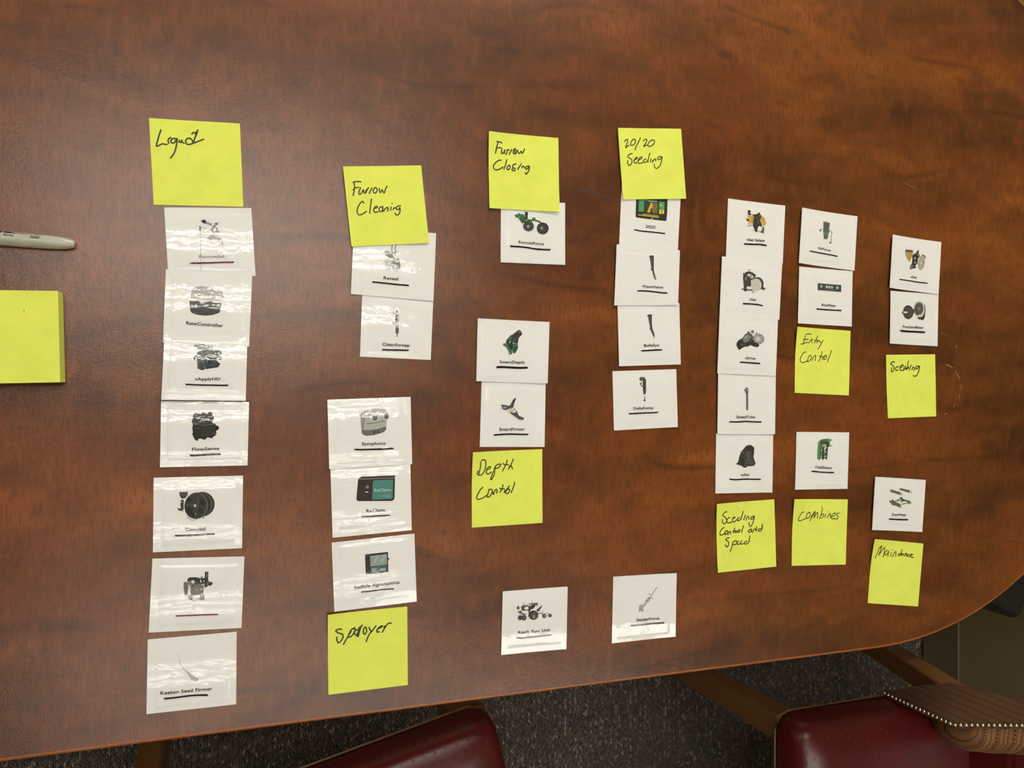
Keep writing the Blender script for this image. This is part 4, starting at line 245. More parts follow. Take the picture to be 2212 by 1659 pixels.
 {'k': 'entry', 'o': [0.67169, 0.02595, 0.0003], 'c': '-38.5,39.5 40.1,36.6 37.5,-39.8 -39.1,-36.4', 'l': (0, 0, 4, 0), 'w': 0.96, 'h': '-24.5,30.9 -21.2,31.7 -17.2,31.4;-25.3,30.1 -26.2,25.5 -28.7,19.8;-28.4,24.8 -25.0,25.3 -20.9,25.6;-31.5,20.0 -29.3,19.8 -25.0,21.1 -21.5,22.2;-20.3,20.9 -18.1,23.6 -15.0,25.9 -15.9,21.0;-7.1,29.6 -9.3,25.3 -12.1,21.1;-11.5,24.7 -9.3,24.2 -6.8,24.5;-8.4,21.4 -6.8,23.8 -4.9,24.3;-4.9,24.0 -3.6,22.2 -2.4,22.3;0.5,24.9 -1.7,21.2 -6.8,14.1;-23.7,10.8 -27.5,9.5 -31.2,3.8 -31.8,0.7 -29.3,-1.5 -25.6,-1.1 -21.9,0.8;-17.5,7.0 -20.0,5.4 -21.2,1.8 -21.5,-0.8 -18.7,0.8 -16.2,3.9 -16.8,6.8;-15.6,0.6 -13.7,4.0 -9.9,7.1 -10.9,0.9;-1.1,11.4 -2.4,6.1 -6.2,-0.1;-5.2,6.4 -2.4,5.6 0.2,5.9;-1.1,2.0 1.4,5.4 4.0,7.3;4.6,7.3 2.1,5.2 1.7,2.5 4.6,3.1 5.6,6.2 4.6,7.3;12.6,13.1 10.3,7.9 8.1,3.1 6.8,-0.8'},
 {'k': 'combines', 'o': [0.66755, -0.17269, 0.0003], 'c': '-37.9,40.5 40.1,36.3 37.1,-40.3 -39.4,-36.5', 'l': (0, 0, 3.5, 0), 'w': 0.99, 'h': '-22.5,24.9 -25.8,23.8 -29.6,18.6 -30.3,15.5 -27.7,14.8 -23.9,15.7 -18.7,17.5;-14.2,24.0 -18.1,22.3 -19.0,18.1 -17.4,16.9 -14.2,18.9 -13.6,22.6 -14.9,24.0;-7.1,23.9 -9.7,20.3 -14.2,13.8;-12.3,18.3 -9.0,22.4 -6.5,24.1 -8.4,17.0;-8.4,17.0 -4.5,22.1 -2.9,22.6 -3.5,16.5;3.0,29.4 3.6,26.6 2.3,21.8 -0.6,15.5;2.3,19.7 5.3,21.1 5.6,19.0 3.3,16.4 1.4,16.5;8.2,20.4 7.2,16.7;11.7,23.2 11.8,23.0;10.5,16.0 12.2,19.2 14.8,20.9 14.5,16.3;15.8,16.8 21.0,18.2 22.4,20.8 19.7,20.9 16.4,17.9 16.1,15.4 19.7,14.4 22.4,15.1;27.7,20.8 24.7,20.4 24.4,18.5 26.0,16.8 25.0,14.2 22.7,13.7'},
 {'k': 'seeding', 'o': [0.80305, -0.00267, 0.0003], 'c': '-40.0,37.4 37.2,39.0 38.8,-37.5 -35.9,-38.9', 'l': (0, 0, 1.5, 0), 'w': 1.28, 'h': '-26.6,28.2 -28.2,29.3 -32.5,27.0 -29.6,25.0 -27.1,22.7 -27.1,19.9 -29.5,16.9 -31.1,18.1 -30.3,22.1;-19.9,23.4 -23.9,22.5 -24.6,20.2 -23.5,18.8 -20.2,19.3;-18.1,21.7 -13.3,24.0 -13.3,25.7 -16.6,24.5 -17.7,21.7 -16.6,18.8 -12.2,19.4 -7.9,22.3;-8.6,24.0 -11.5,22.3 -11.5,20.3 -7.9,21.1 -5.0,22.9;-4.6,30.5 -5.7,26.9 -5.7,21.7;-7.9,20.0 -4.2,22.3;-0.9,24.9 -2.0,22.6 -3.1,19.7;0.3,24.9 0.5,24.8;0.9,19.7 2.4,22.9 4.6,21.8 3.8,18.9;12.7,23.9 8.3,24.1 6.1,21.2 9.0,21.0 12.3,23.6 11.6,18.9 8.3,13.1 4.6,11.8 2.7,12.8'},
 {'k': 'maint', 'o': [0.77904, -0.22841, 0.0003], 'c': '-35.1,43.6 42.6,32.8 34.6,-43.5 -42.2,-32.9', 'l': (0, 0, 4, 0), 'w': 1.1, 'h': '-31.9,20.5 -28.5,25.8 -26.4,31.2 -24.3,31.6;-26.4,31.2 -22.3,34.5 -23.6,29.3 -26.4,23.2;-25.7,24.0 -20.2,29.7 -17.4,32.0 -17.4,27.8 -19.1,20.2;-12.5,28.3 -16.0,26.1 -16.7,23.4 -14.6,22.7 -11.2,25.8 -10.5,27.9 -12.2,20.3;-6.6,25.2 -7.7,20.5;-4.7,28.1 -4.6,27.9;-4.9,19.8 -2.1,24.0 0.4,25.5 -0.3,19.8;9.5,27.7 8.5,23.3 7.1,21.8;7.1,22.9 4.2,22.5 3.9,20.3 7.1,21.2 9.9,20.5 12.3,21.4 9.9,22.7 8.5,21.1;13.4,19.1 15.2,22.9 16.9,18.6 16.6,22.8;21.2,21.4 18.4,20.5 18.7,18.8 21.2,18.9;21.9,19.1 25.5,20.3 24.4,21.4 22.3,19.6 23.3,17.3 27.6,17.0'}]
LABELS = {
 'FurrowJet': ('glossy white card with a faint grey arm picture, directly below the yellow Liquid note', 'picture_card'),
 'RateController': ('glossy white card with a dark round bowl-like device and no strike-out line', 'picture_card'),
 'vApplyHD': ('glossy white card with a grey pump block that has a ringed ear', 'picture_card'),
 'FlowSense': ('glossy white card with a black ribbed block picture, fourth in the leftmost column', 'picture_card'),
 'Conceal': ('glossy white card with a large black three-spoked wheel picture', 'picture_card'),
 'Pump': ('glossy white card with a grey two-legged bracket assembly and no readable name', 'picture_card'),
 'Keeton': ('glossy white card with a pale curved grey blade, lowest in the leftmost column', 'picture_card'),
 'Reveal': ('glossy white card with a grey finned wheel assembly, tucked under the Furrow Cleaning note', 'picture_card'),
 'CleanSweep': ('white card with a slim upright cylinder picture, second below the Furrow Cleaning note', 'picture_card'),
 'Symphony': ('glossy white card with a grey housing that has two round ports like eyes', 'picture_card'),
 'ReClaim': ('white card with a black box picture carrying a teal panel and a switch', 'picture_card'),
 'Radicle': ('white card with a dark square cabinet picture, just above the Sprayer note', 'picture_card'),
 'FurrowForce': ('white card with green arm and two dark toothed wheels, under the Furrow Closing note', 'picture_card'),
 'SmartDepth': ('white card with a green bracket and black motor, above the forked blade card', 'picture_card'),
 'SmartFirmer': ('white card with a grey forked blade and cream clamp, directly above the Depth Control note', 'picture_card'),
 'ReadyRow': ('white card with a grey wheeled planter picture, alone near the bottom table edge', 'picture_card'),
 'SeederForce': ('white card with a pale diagonal rod picture, alone near the bottom table edge', 'picture_card'),
 'c2020': ('white card with a black monitor picture under the 20/20 Seeding note', 'picture_card'),
 'WaveVision': ('white card with a dark tube with a grey translucent tip, below the monitor card', 'picture_card'),
 'BullsEye': ('white card with a dark tube ending in a sharp point', 'picture_card'),
 'DeltaForce': ('white card with a black upright cylinder with a thin rod and ball end', 'picture_card'),
 'vSetSelect': ('white card with a black and yellow machine picture, top of the five-card column', 'picture_card'),
 'vSet': ('white card with a black housing and a large pale disc, second in the five-card column', 'picture_card'),
 'vDrive': ('white card with a grey motor and toothed sprocket, middle of the five-card column', 'picture_card'),
 'SpeedTube': ('white card with a thin upright dark tube, fourth in the five-card column', 'picture_card'),
 'mSet': ('white card with a dark hooded block picture, above the Seeding Control and Speed note', 'picture_card'),
 'AirForce': ('tilted white card with a small green funnel and two thin pipes', 'picture_card'),
 'RowFlow': ('white card with a dark bar picture bearing five pale round dials', 'picture_card'),
 'YieldSense': ('white card with a green elevator box picture, above the combines note', 'picture_card'),
 'eSet': ('tilted white card with a yellow hopper and a grey disc, top of the rightmost column', 'picture_card'),
 'PrecisionMeter': ('white card with two round black discs, directly above the short Seeding note', 'picture_card'),
 'DuraWear': ('white card with four green metal links, directly above the Maindance note', 'picture_card'),
 'liquid': ('yellow sticky note handwritten Liquid, at the top of the leftmost column', 'sticky_note'),
 'fclean': ('tilted yellow sticky note handwritten Furrow Cleaning', 'sticky_note'),
 'fclose': ('yellow sticky note handwritten Furrow Closing', 'sticky_note'),
 'seed20': ('tilted yellow sticky note handwritten 20/20 Seeding', 'sticky_note'),
 'sprayer': ('yellow sticky note handwritten Sprayer with a scribbled-over letter', 'sticky_note'),
 'depth': ('yellow sticky note handwritten Depth Control', 'sticky_note'),
 'speed': ('yellow sticky note handwritten Seeding Control and Speed on three lines', 'sticky_note'),
 'entry': ('yellow sticky note handwritten Entry Control', 'sticky_note'),
 'combines': ('yellow sticky note handwritten combines', 'sticky_note'),
 'seeding': ('yellow sticky note handwritten only Seeding, below the two black discs card', 'sticky_note'),
 'maint': ('yellow sticky note handwritten Maindance, lowest at the right', 'sticky_note'),
}
# ------------------------------------------------------------------ lamps and room
def mat_lamp(v):
    nt = NT('lamp_diffuser_%d' % int(v)); c = oco(nt)
    nt.set(Base_Color=(.8, .8, .8, 1), Emission_Color=nt.mix(nt.noise(c, 60.0, 2), (1.0, .955, .86, 1), (1.0, .965, .88, 1)), Emission_Strength=v)
    return nt.m
M_white = plain('white_enamel', (.75, .75, .73), .4)
for i, (x, y, wx, wy, e, et) in enumerate(LAMPS):
    t = empty('ceiling_light', (x, y, CEIL-.06))
    lab = ['white three-tube ceiling light straight above the Liquid column of cards', 'white three-tube ceiling light above the chair side of the table',
           'wide white ceiling light panel beyond the top edge of the table', 'added white fill light panel over the chairs side of the room',
           'white ceiling light panel at the far left end of the room'][i]
    tag(t, lab, 'ceiling light', 'ceiling lights')
    bm = bmesh.new()
    for (a, b, c, d) in ((-wx/2-.03, wx/2+.03, -wy/2-.03, -wy/2), (-wx/2-.03, wx/2+.03, wy/2, wy/2+.03), (-wx/2-.03, -wx/2, -wy/2, wy/2), (wx/2, wx/2+.03, -wy/2, wy/2)):
        box(bm, a, b, c, d, -.01, .06)
    bobj('frame', bm, M_white, t)
    bm = bmesh.new(); box(bm, -wx/2, wx/2, -wy/2, wy/2, 0, .02); bobj('diffuser', bm, mat_lamp(e), t)
    if et:
        for q in (-1, 0, 1):
            bm = bmesh.new(); tube(bm, [(-wx/2+.01, q*.19, -.006), (wx/2-.01, q*.19, -.006)], [.013, .013], 12); bobj('light_tube', bm, mat_lamp(et), t)

M_wall = plain('beige_wall_paint', (.30, .235, .115), .85, 220.0, .0004, .06)
M_wall2 = plain('pale_wall_paint', (.55, .50, .40), .85, 220.0, .0004, .05)
M_ceil = plain('ceiling_tile', (.40, .39, .36), .9, 120.0, .001, .05)
M_base = plain('vinyl_baseboard', (.20, .16, .085), .6, None, .0005, .08)
def slab(name, a, b, c, d, e, f, m):
    bm = bmesh.new(); box(bm, a, b, c, d, e, f); return tag(bobj(name, bm, m), kind='structure')
slab('ceiling', X0, X1, Y0, Y1, CEIL, CEIL+.05, M_ceil)
slab('wall_right', X1, X1+.1, Y0, Y1, FLOOR, CEIL, M_wall)
slab('wall_left', X0-.1, X0, Y0, Y1, FLOOR, CEIL, M_wall2)
slab('wall_back', X0, X1, Y1, Y1+.1, FLOOR, CEIL, M_wall2)
slab('wall_front', X0, X1, Y0-.1, Y0, FLOOR, CEIL, M_wall2)
bm = bmesh.new(); box(bm, X1-.005, X1-.0005, Y0, Y1, FLOOR, FLOOR+.10, .001, 1); tag(bobj('baseboard_right', bm, M_base), kind='structure')
bm = bmesh.new(); box(bm, X0+.0005, X0+.010, Y0, Y1, FLOOR, FLOOR+.10, .001, 1); tag(bobj('baseboard_left', bm, M_base), kind='structure')

# carpet: flat backing plus woven loops as real tufts where the floor is seen
def mat_carpet(tuft):
    nt = NT('carpet_tuft' if tuft else 'carpet_backing'); P = pos(nt)
    if tuft:
        a = nt.new('ShaderNodeVertexColor', layer_name='Col'); nt.set(Base_Color=a.outputs[0], Roughness=.95)
    else:
        v = nt.new('ShaderNodeTexVoronoi'); nt.l(nt.mapping(P, sc=(180, 110, 1)), v.inputs['Vector']); v.inputs['Scale'].default_value = 1.0
        base = nt.ramp(v.outputs['Color'], [(0, hexc('2e2823')), (.6, hexc('453c34')), (.85, hexc('6f6a58')), (1, hexc('8c8770'))])
        nt.set(Base_Color=base, Roughness=.95, Normal=nt.bump(v.outputs['Distance'], 1.0, .002))
    nt.b.inputs['Specular IOR Level'].default_value = .1
    return nt.m
fl = slab('floor', X0, X1, Y0, Y1, FLOOR-.08, FLOOR-.003, mat_carpet(False))
def carpet():
    vs = []; fs = []; cols = []
    pal = [hexc(h) for h in ('655b57', '6a615e', '706660', '625b59', '756c65', '7d736b')]
    lite = [hexc(h) for h in ('a09b88', 'aaa592', '918e80', '979582', '878274')]
    px, py = .0037, .0068
    nx = int((1.56+.55)/px); ny = int((-.30+1.25)/py)
    for j in range(ny):
        for i in range(nx):
            x = -.55+(i+.5)*px+random.uniform(-.0008, .0008); y = -1.25+(j+(.5 if i % 2 else 0))*py+random.uniform(-.0012, .0012)
            h = random.uniform(.003, .0052); a = px*.56; b = py*.60; t = random.uniform(-.5, .5); ct, st = math.cos(t), math.sin(t)
            k = len(vs); z = FLOOR-.003
            for (u, v, w) in ((-a, -b, 0), (a, -b, 0), (a, b, 0), (-a, b, 0), (-a*.45, -b*.5, h), (a*.45, -b*.5, h), (a*.45, b*.5, h), (-a*.45, b*.5, h)):
                vs.append((x+u*ct-v*st, y+u*st+v*ct, z+w))
            fs += [(k, k+1, k+5, k+4), (k+1, k+2, k+6, k+5), (k+2, k+3, k+7, k+6), (k+3, k, k+4, k+7), (k+4, k+5, k+6, k+7)]
            c = random.choice(lite) if random.random() < (.24 if i % 3 == 0 else .04) else random.choice(pal)
            cols.append(c)
    me = bpy.data.meshes.new('carpet_pile'); me.from_pydata(vs, [], fs)
    ca = me.color_attributes.new('Col', 'FLOAT_COLOR', 'POINT')
    buf = [0.0]*(len(vs)*4)
    for q, c in enumerate(cols):
        buf[q*32:(q+1)*32] = list(c)*8
    ca.data.foreach_set('color', buf)
    tag(obj('carpet_pile', me, mat_carpet(True), fl), kind='stuff')
carpet()

# ------------------------------------------------------------------ conference table
M_top = wood_top()
def mat_band():
    nt = NT('table_edge_band'); P = pos(nt)
    base = nt.mix(nt.noise(nt.mapping(P, sc=(40, 40, 400)), 1.0, 3), hexc('8a4a22'), hexc('a5602e'))
    nt.set(Base_Color=base, Roughness=.33); return nt.m
M_band = mat_band()
CX, CY, RR, LX = .75, .122, .4395, -.62
def outline(r, n=72):
    pts = []
    for i in range(n+1):
        a = -math.pi/2+math.pi*i/n; pts.append((CX+r*math.cos(a), CY+r*math.sin(a)))
    for i in range(n+1):
        a = math.pi/2+math.pi*i/n; pts.append((LX+r*math.cos(a), CY+r*math.sin(a)))
    return pts
tb = empty('conference_table', (.065, CY, FLOOR))
tag(tb, 'long racetrack-shaped conference table with cherry wood laminate top', 'table')
TM = Matrix.Translation((-.065, -CY, -FLOOR))
bm = bmesh.new()
r0 = RR-.0035
ring = [bm.verts.new((x, y, 0)) for x, y in outline(r0)]; bm.faces.new(ring)
g = bmesh.ops.extrude_face_region(bm, geom=bm.faces[:]); vv = [v for v in g['geom'] if isinstance(v, bmesh.types.BMVert)]
bmesh.ops.translate(bm, verts=vv, vec=(0, 0, -.028)); bmesh.ops.recalc_face_normals(bm, faces=bm.faces)
bmesh.ops.transform(bm, matrix=TM, verts=bm.verts)
bobj('tabletop', bm, M_top, tb)
bm = bmesh.new()       # rounded edge band
prof = [(-.0035, -.0002), (-.0026, -.0001), (-.0014, -.0004), (-.0005, -.0012), (0, -.0026), (0, -.0255), (-.0008, -.0275), (-.0035, -.028)]
rings = [[bm.verts.new((x, y, z)) for x, y in outline(RR+dr)] for dr, z in prof]
n = len(rings[0])
for a, b in zip(rings, rings[1:]):
    for k in range(n): bm.faces.new((a[k], a[(k+1) % n], b[(k+1) % n], b[k]))
bmesh.ops.recalc_face_normals(bm, faces=bm.faces); bmesh.ops.transform(bm, matrix=TM, verts=bm.verts)
tag(bobj('edge_band', bm, M_band, tb, True), 'rounded orange-brown edge band')
for lx in (-.38, .52):
    bm = bmesh.new(); box(bm, lx-.05, lx+.05, CY-.13, CY+.13, FLOOR+.06, -.028, .006); bmesh.ops.transform(bm, matrix=TM, verts=bm.verts); bobj('pedestal', bm, M_band, tb)
    bm = bmesh.new(); box(bm, lx-.06, lx+.06, CY-.22, CY+.22, FLOOR, FLOOR+.06, .01); bmesh.ops.transform(bm, matrix=TM, verts=bm.verts); bobj('foot', bm, M_band, tb)
# flat marks on the laminate: scuffs and one dark printed burr
def catmull(p, n=5):
    if len(p) < 3: return list(p)
    q = [p[0]]+list(p)+[p[-1]]; out = []
    for i in range(1, len(q)-2):
        for k in range(n):
            t = k/n; a, b, c, d = q[i-1], q[i], q[i+1], q[i+2]
            out.append(tuple(.5*((2*b[m])+(-a[m]+c[m])*t+(2*a[m]-5*b[m]+4*c[m]-d[m])*t*t+(-a[m]+3*b[m]-3*c[m]+d[m])*t**3) for m in (0, 1)))
    out.append(tuple(p[-1])); return out
def ribbon(bm, pts, w, col=None, lay=None, z=0.0, round_=True, taper=False):
    """flat stroke of width w through pts, as quads plus round ends"""
    P2 = [Vector(p) for p in pts]
    if len(P2) < 2: P2 = [P2[0], P2[0]+Vector((w*.2, 0))]
    L = []; R = []; n = len(P2)
    for i, p in enumerate(P2):
        a = P2[max(0, i-1)]; b = P2[min(n-1, i+1)]; t = b-a
        if t.length < 1e-9: t = Vector((1, 0))
        t.normalize(); nn = Vector((-t.y, t.x)); ww = w/2*(math.sin(math.pi*(i+.6)/(n+.2)) if taper else 1)
        L.append(bm.verts.new((p.x+nn.x*ww, p.y+nn.y*ww, z))); R.append(bm.verts.new((p.x-nn.x*ww, p.y-nn.y*ww, z)))
    fs = [bm.faces.new((R[i], R[i+1], L[i+1], L[i])) for i in range(n-1)]
    if round_:
        for p in (P2[0], P2[-1]):
            c = [bm.verts.new((p.x+w/2*math.cos(k*math.pi/4), p.y+w/2*math.sin(k*math.pi/4), z-1e-4)) for k in range(8)]
            fs.append(bm.faces.new(c))
    if lay is not None:
        for f in fs:
            for lp in f.loops: lp[lay] = col
M_scuff = plain('pale_scuff', (.30, .17, .10), .7, None, .0005, .3)
M_knot = plain('dark_burr', (.052, .02, .008), .45, None, .0005, .35)
for s in [[[0.8562, 0.0241], [0.8629, 0.0224], [0.8704, 0.019]], [[0.8726, 0.0167], [0.8771, 0.0104], [0.8809, 0.004]], [[0.8824, -0.0006], [0.8831, -0.0075]], [[0.8801, -0.0133], [0.8794, -0.0191]], [[0.8719, -0.0248], [0.8704, -0.0294]], [[0.8607, -0.0356], [0.8555, -0.0384]], [[0.8481, -0.0389], [0.8437, -0.0371]], [[0.8496, 0.064], [0.8592, 0.0597]], [[0.8734, 0.0484], [0.8756, 0.0444]], [[0.7916, 0.2436], [0.8152, 0.237]]]:
    bm = bmesh.new(); ribbon(bm, catmull(s), .0012 if s[0][0] > .85 else .0006, z=.00006, round_=False, taper=True)
    bmesh.ops.transform(bm, matrix=TM, verts=bm.verts); bobj('scuff_mark', bm, M_scuff, tb)
bm = bmesh.new()
kp = [(.3560, .2040), (.3625, .2045), (.3690, .2040), (.3720, .2043), (.3760, .2030), (.3840, .2010), (.3920, .1990), (.4000, .1965), (.4030, .1945), (.3990, .1943), (.3920, .1955), (.3840, .1972), (.3760, .1990), (.3715, .1995), (.3690, .2012), (.3640, .2025)]
bm.faces.new([bm.verts.new((x, y, .00005)) for x, y in kp][::-1]); bmesh.ops.transform(bm, matrix=TM, verts=bm.verts); bmesh.ops.recalc_face_normals(bm, faces=bm.faces)
bobj('burr_mark', bm, M_knot, tb)

# ------------------------------------------------------------------ cards and sticky notes
M_card = mat_card(); M_print = mat_print(); M_ink = mat_print('marker_ink', True, .4); M_note = mat_note(); M_pen = mat_pen()
def pts_of(s): return [tuple(float(a)/1000 for a in t.split(',')) for t in s.split()]
class Sheet:
    """a small sheet of paper: quad outline, gentle lift of edges or corners, everything printed on it follows"""
    def __init__(s, it, note):
        s.c = [Vector(p) for p in pts_of(it['c'])]; s.l = [v/1000 for v in it['l']]; s.note = note
        TL, TR, BR, BL = s.c; s.ex = ((TR-TL)+(BR-BL))/2; s.ey = ((BL-TL)+(BR-TR))/2
        s.o = (TL+TR+BR+BL)/4-(s.ex+s.ey)/2
        det = s.ex.x*s.ey.y-s.ex.y*s.ey.x; s.inv = (s.ey.y/det, -s.ey.x/det, -s.ex.y/det, s.ex.x/det)
        rnd = random.Random(it['k']); s.ph = [rnd.uniform(0, 6.28) for _ in range(6)]
        s.inset = [rnd.uniform(.07, .10), rnd.uniform(.08, .12), rnd.uniform(.90, .93), rnd.uniform(.88, .93)]
        if note:
            s.U = [i/14 for i in range(15)]; s.V = [i/14 for i in range(15)]
        else:
            s.U = sorted(set([0, .035]+[i/12 for i in range(1, 12)]+[s.inset[0]-.006, s.inset[0]+.006, s.inset[2]-.006, s.inset[2]+.006, .965, 1]))
            s.V = sorted(set([0, .035]+[i/11 for i in range(1, 11)]+[s.inset[1]-.007, s.inset[1]+.007, s.inset[3]-.007, s.inset[3]+.007, .965, 1]))
    def st(s, x, y):
        dx, dy = x-s.o.x, y-s.o.y; return dx*s.inv[0]+dy*s.inv[1], dx*s.inv[2]+dy*s.inv[3]
    def xy(s, u, v):
        TL, TR, BR, BL = s.c; return (TL*(1-u)+TR*u)*(1-v)+(BL*(1-u)+BR*u)*v
    def h(s, u, v):
        L, R, TL, BR = s.l; z = 0
        z += L*max(0, 1-u/.42)**2+R*max(0, (u-.58)/.42)**2
        z += TL*max(0, 1-(u+v)/.62)**2+BR*max(0, ((u+v)-1.45)/.55)**2
        if not s.note:
            a = s.inset; k = min((u-a[0])/.006, (a[2]-u)/.006, (v-a[1])/.007, (a[3]-v)/.007)
            z += .00016*(max(-1, min(1, k))*.5+.5)
            z += .00012*math.sin(5*u+s.ph[0])*math.sin(4*v+s.ph[1])+.00012
        else:
            z += .00015*(1+math.sin(4*u+s.ph[0])*math.sin(5*v+s.ph[1]))
        return max(0, z)
    def sheet(s, th):
        vs = []; fs = []; nu, nv = len(s.U), len(s.V)
        for lay in (0, 1):
            for v in s.V:
                for u in s.U:
                    p = s.xy(u, v); vs.append((p.x, p.y, s.h(u, v)+(th if lay == 0 else 0)))
        N = nu*nv
        for j in range(nv-1):
            for i in range(nu-1):
                a = j*nu+i; fs.append((a, a+nu, a+nu+1, a+1)); fs.append((a+N, a+N+1, a+N+nu+1, a+N+nu))
        edge = [i for i in range(nu)]+[j*nu+nu-1 for j in range(1, nv)]+[(nv-1)*nu+i for i in range(nu-2, -1, -1)]+[j*nu for j in range(nv-2, 0, -1)]
        for a, b in zip(edge, edge[1:]+edge[:1]):
            k = len(vs); vs += [vs[a], vs[b], vs[b+N], vs[a+N]]; fs.append((k, k+1, k+2, k+3))
        me = bpy.data.meshes.new('sheet'); me.from_pydata(vs, [], fs); s.uvs(me); return me
    def uvs(s, me):
        ul = me.uv_layers.new(name='UV')
        for lp in me.loops:
            c = me.vertices[lp.vertex_index].co; ul.data[lp.index].uv = s.st(c.x, c.y)
    def drape(s, bm, z0):
        """cut flat print along the sheet's own grid lines and lay it on the sheet; vertex z holds the layer order in mm"""
        bmesh.ops.triangulate(bm, faces=bm.faces[:])
        us = [s.st(v.co.x, v.co.y) for v in bm.verts]
        if not us: return
        lo = (min(a for a, _ in us), min(b for _, b in us)); hi = (max(a for a, _ in us), max(b for _, b in us))
        for arr, e0, e1, k in ((s.U, s.ex, s.ey, 0), (s.V, s.ey, s.ex, 1)):
            nrm = Vector((-e1.y, e1.x, 0)).normalized()
            for t in arr:
                if lo[k] < t < hi[k]:
                    p = s.o+e0*t
                    bmesh.ops.bisect_plane(bm, geom=bm.verts[:]+bm.edges[:]+bm.faces[:], plane_co=(p.x, p.y, 0), plane_no=nrm)
        for v in bm.verts:
            u, w = s.st(v.co.x, v.co.y); v.co.z = s.h(u, w)+z0+v.co.z
def text_polys(bm, lay, txt, x0, y0, x1, y1, cap, col, z, bold=.012):
    cu = bpy.data.curves.new('t', 'FONT'); cu.body = txt; cu.resolution_u = 3; cu.offset = bold; cu.space_character = 1.04; cu.fill_mode = 'FRONT'
    to = bpy.data.objects.new('t', cu); COL.objects.link(to)
    me = bpy.data.meshes.new_from_object(to)
    bpy.data.objects.remove(to); bpy.data.curves.remove(cu)
    xs = [v.co.x for v in me.vertices]
    mn, mx = min(xs), max(xs); a = Vector((x0, y0)); b = Vector((x1, y1)); ex = (b-a)/(mx-mn); ey = Vector((-ex.y, ex.x)).normalized()*(cap/.70)
    vs = [bm.verts.new(((a+ex*(v.co.x-mn)+ey*v.co.y).x, (a+ex*(v.co.x-mn)+ey*v.co.y).y, z)) for v in me.vertices]
    for p in me.polygons:
        try: f = bm.faces.new([vs[i] for i in p.vertices])
        except ValueError: continue
        for lp in f.loops: lp[lay] = col
    bpy.data.meshes.remove(me)
def up(bm):
    bmesh.ops.recalc_face_normals(bm, faces=bm.faces)
    bm.normal_update()
    fl_ = [f for f in bm.faces if f.normal.z < 0]
    if fl_: bmesh.ops.reverse_faces(bm, faces=fl_)
def nb():
    bm = bmesh.new(); return bm, bm.loops.layers.float_color.new('Col')
for it in ITEMS:
    k = it['k']; note = 'h' in it; S = Sheet(it, note); lab, name = LABELS[k]
    t = empty(name, tuple(it['o']))
    tag(t, lab, 'sticky note' if note else 'card', 'yellow sticky notes on the table' if note else 'laminated picture cards on the table')
    th = .00012 if note else .00042
    obj('note_sheet' if note else 'card_sheet', S.sheet(th), M_note if note else M_card, t, True)
    top = th+.00009
    if note:
        bm = bmesh.new()
        for st in it['h'].split(';'):
            ribbon(bm, catmull(pts_of(st)), it['w']/1000*1.04, z=0)
        for v in bm.verts: v.co.z = 0
        S.drape(bm, top); up(bm); bobj('handwriting', bm, M_pen, t)
        continue
    bm, lay = nb(); z = 0.0
    for a in it['a'].split('|'):
        if not a: continue
        ty, col, rest = a.split(' ', 2); col = hexc(col); z += .000008
        if ty == 'p': P2 = pts_of(rest)
        elif ty == 'c':
            c, ax, ay = pts_of(rest); n = 26
            P2 = [(c[0]+ax[0]*math.cos(q*2*math.pi/n)+ay[0]*math.sin(q*2*math.pi/n), c[1]+ax[1]*math.cos(q*2*math.pi/n)+ay[1]*math.sin(q*2*math.pi/n)) for q in range(n)]
        else:
            w, rest = rest.split(' ', 1); ribbon(bm, pts_of(rest), float(w)/1000, col, lay, z); continue
        f = bm.faces.new([bm.verts.new((p[0], p[1], z)) for p in P2])
        for lp in f.loops: lp[lay] = col
    if z: S.drape(bm, top); up(bm); S.uvs(bobj('printed_picture', bm, M_print, t).data)
    else: bm.free()
    if it['t']:
        bm, lay = nb()
        for (s_, x0, y0, x1, y1, cap, c) in it['t']: text_polys(bm, lay, s_, x0/1000, y0/1000, x1/1000, y1/1000, cap/1000, hexc(c), .00026, .022)
        S.drape(bm, top); up(bm); S.uvs(bobj('printed_name', bm, M_print, t).data)
    if 's' in it:
        bm, lay = nb(); c, w, ps = it['s']; w /= 1000; pp = catmull(pts_of(ps), 6); rn = random.Random(k)
        ribbon(bm, pp, w*.85, hexc(c), lay, 0)  # reddish strokes have the glare sheen of black ink put into their colour
        for q in range(14):      # ragged second pass and the tails of the struck-out line
            i = rn.randrange(len(pp)-1); p = Vector(pp[i]).lerp(Vector(pp[i+1]), rn.random()); d = (Vector(pp[-1])-Vector(pp[0])).normalized(); nn = Vector((-d.y, d.x))
            ribbon(bm, [p-d*w*.9+nn*w*rn.uniform(-.35, .35), p+d*w*.9+nn*w*rn.uniform(-.35, .35)], w*.42, hexc(c), lay, 0)
        for v in bm.verts: v.co.z = .0003
        S.drape(bm, top); up(bm); S.uvs(bobj('marker_stroke', bm, M_ink, t).data)

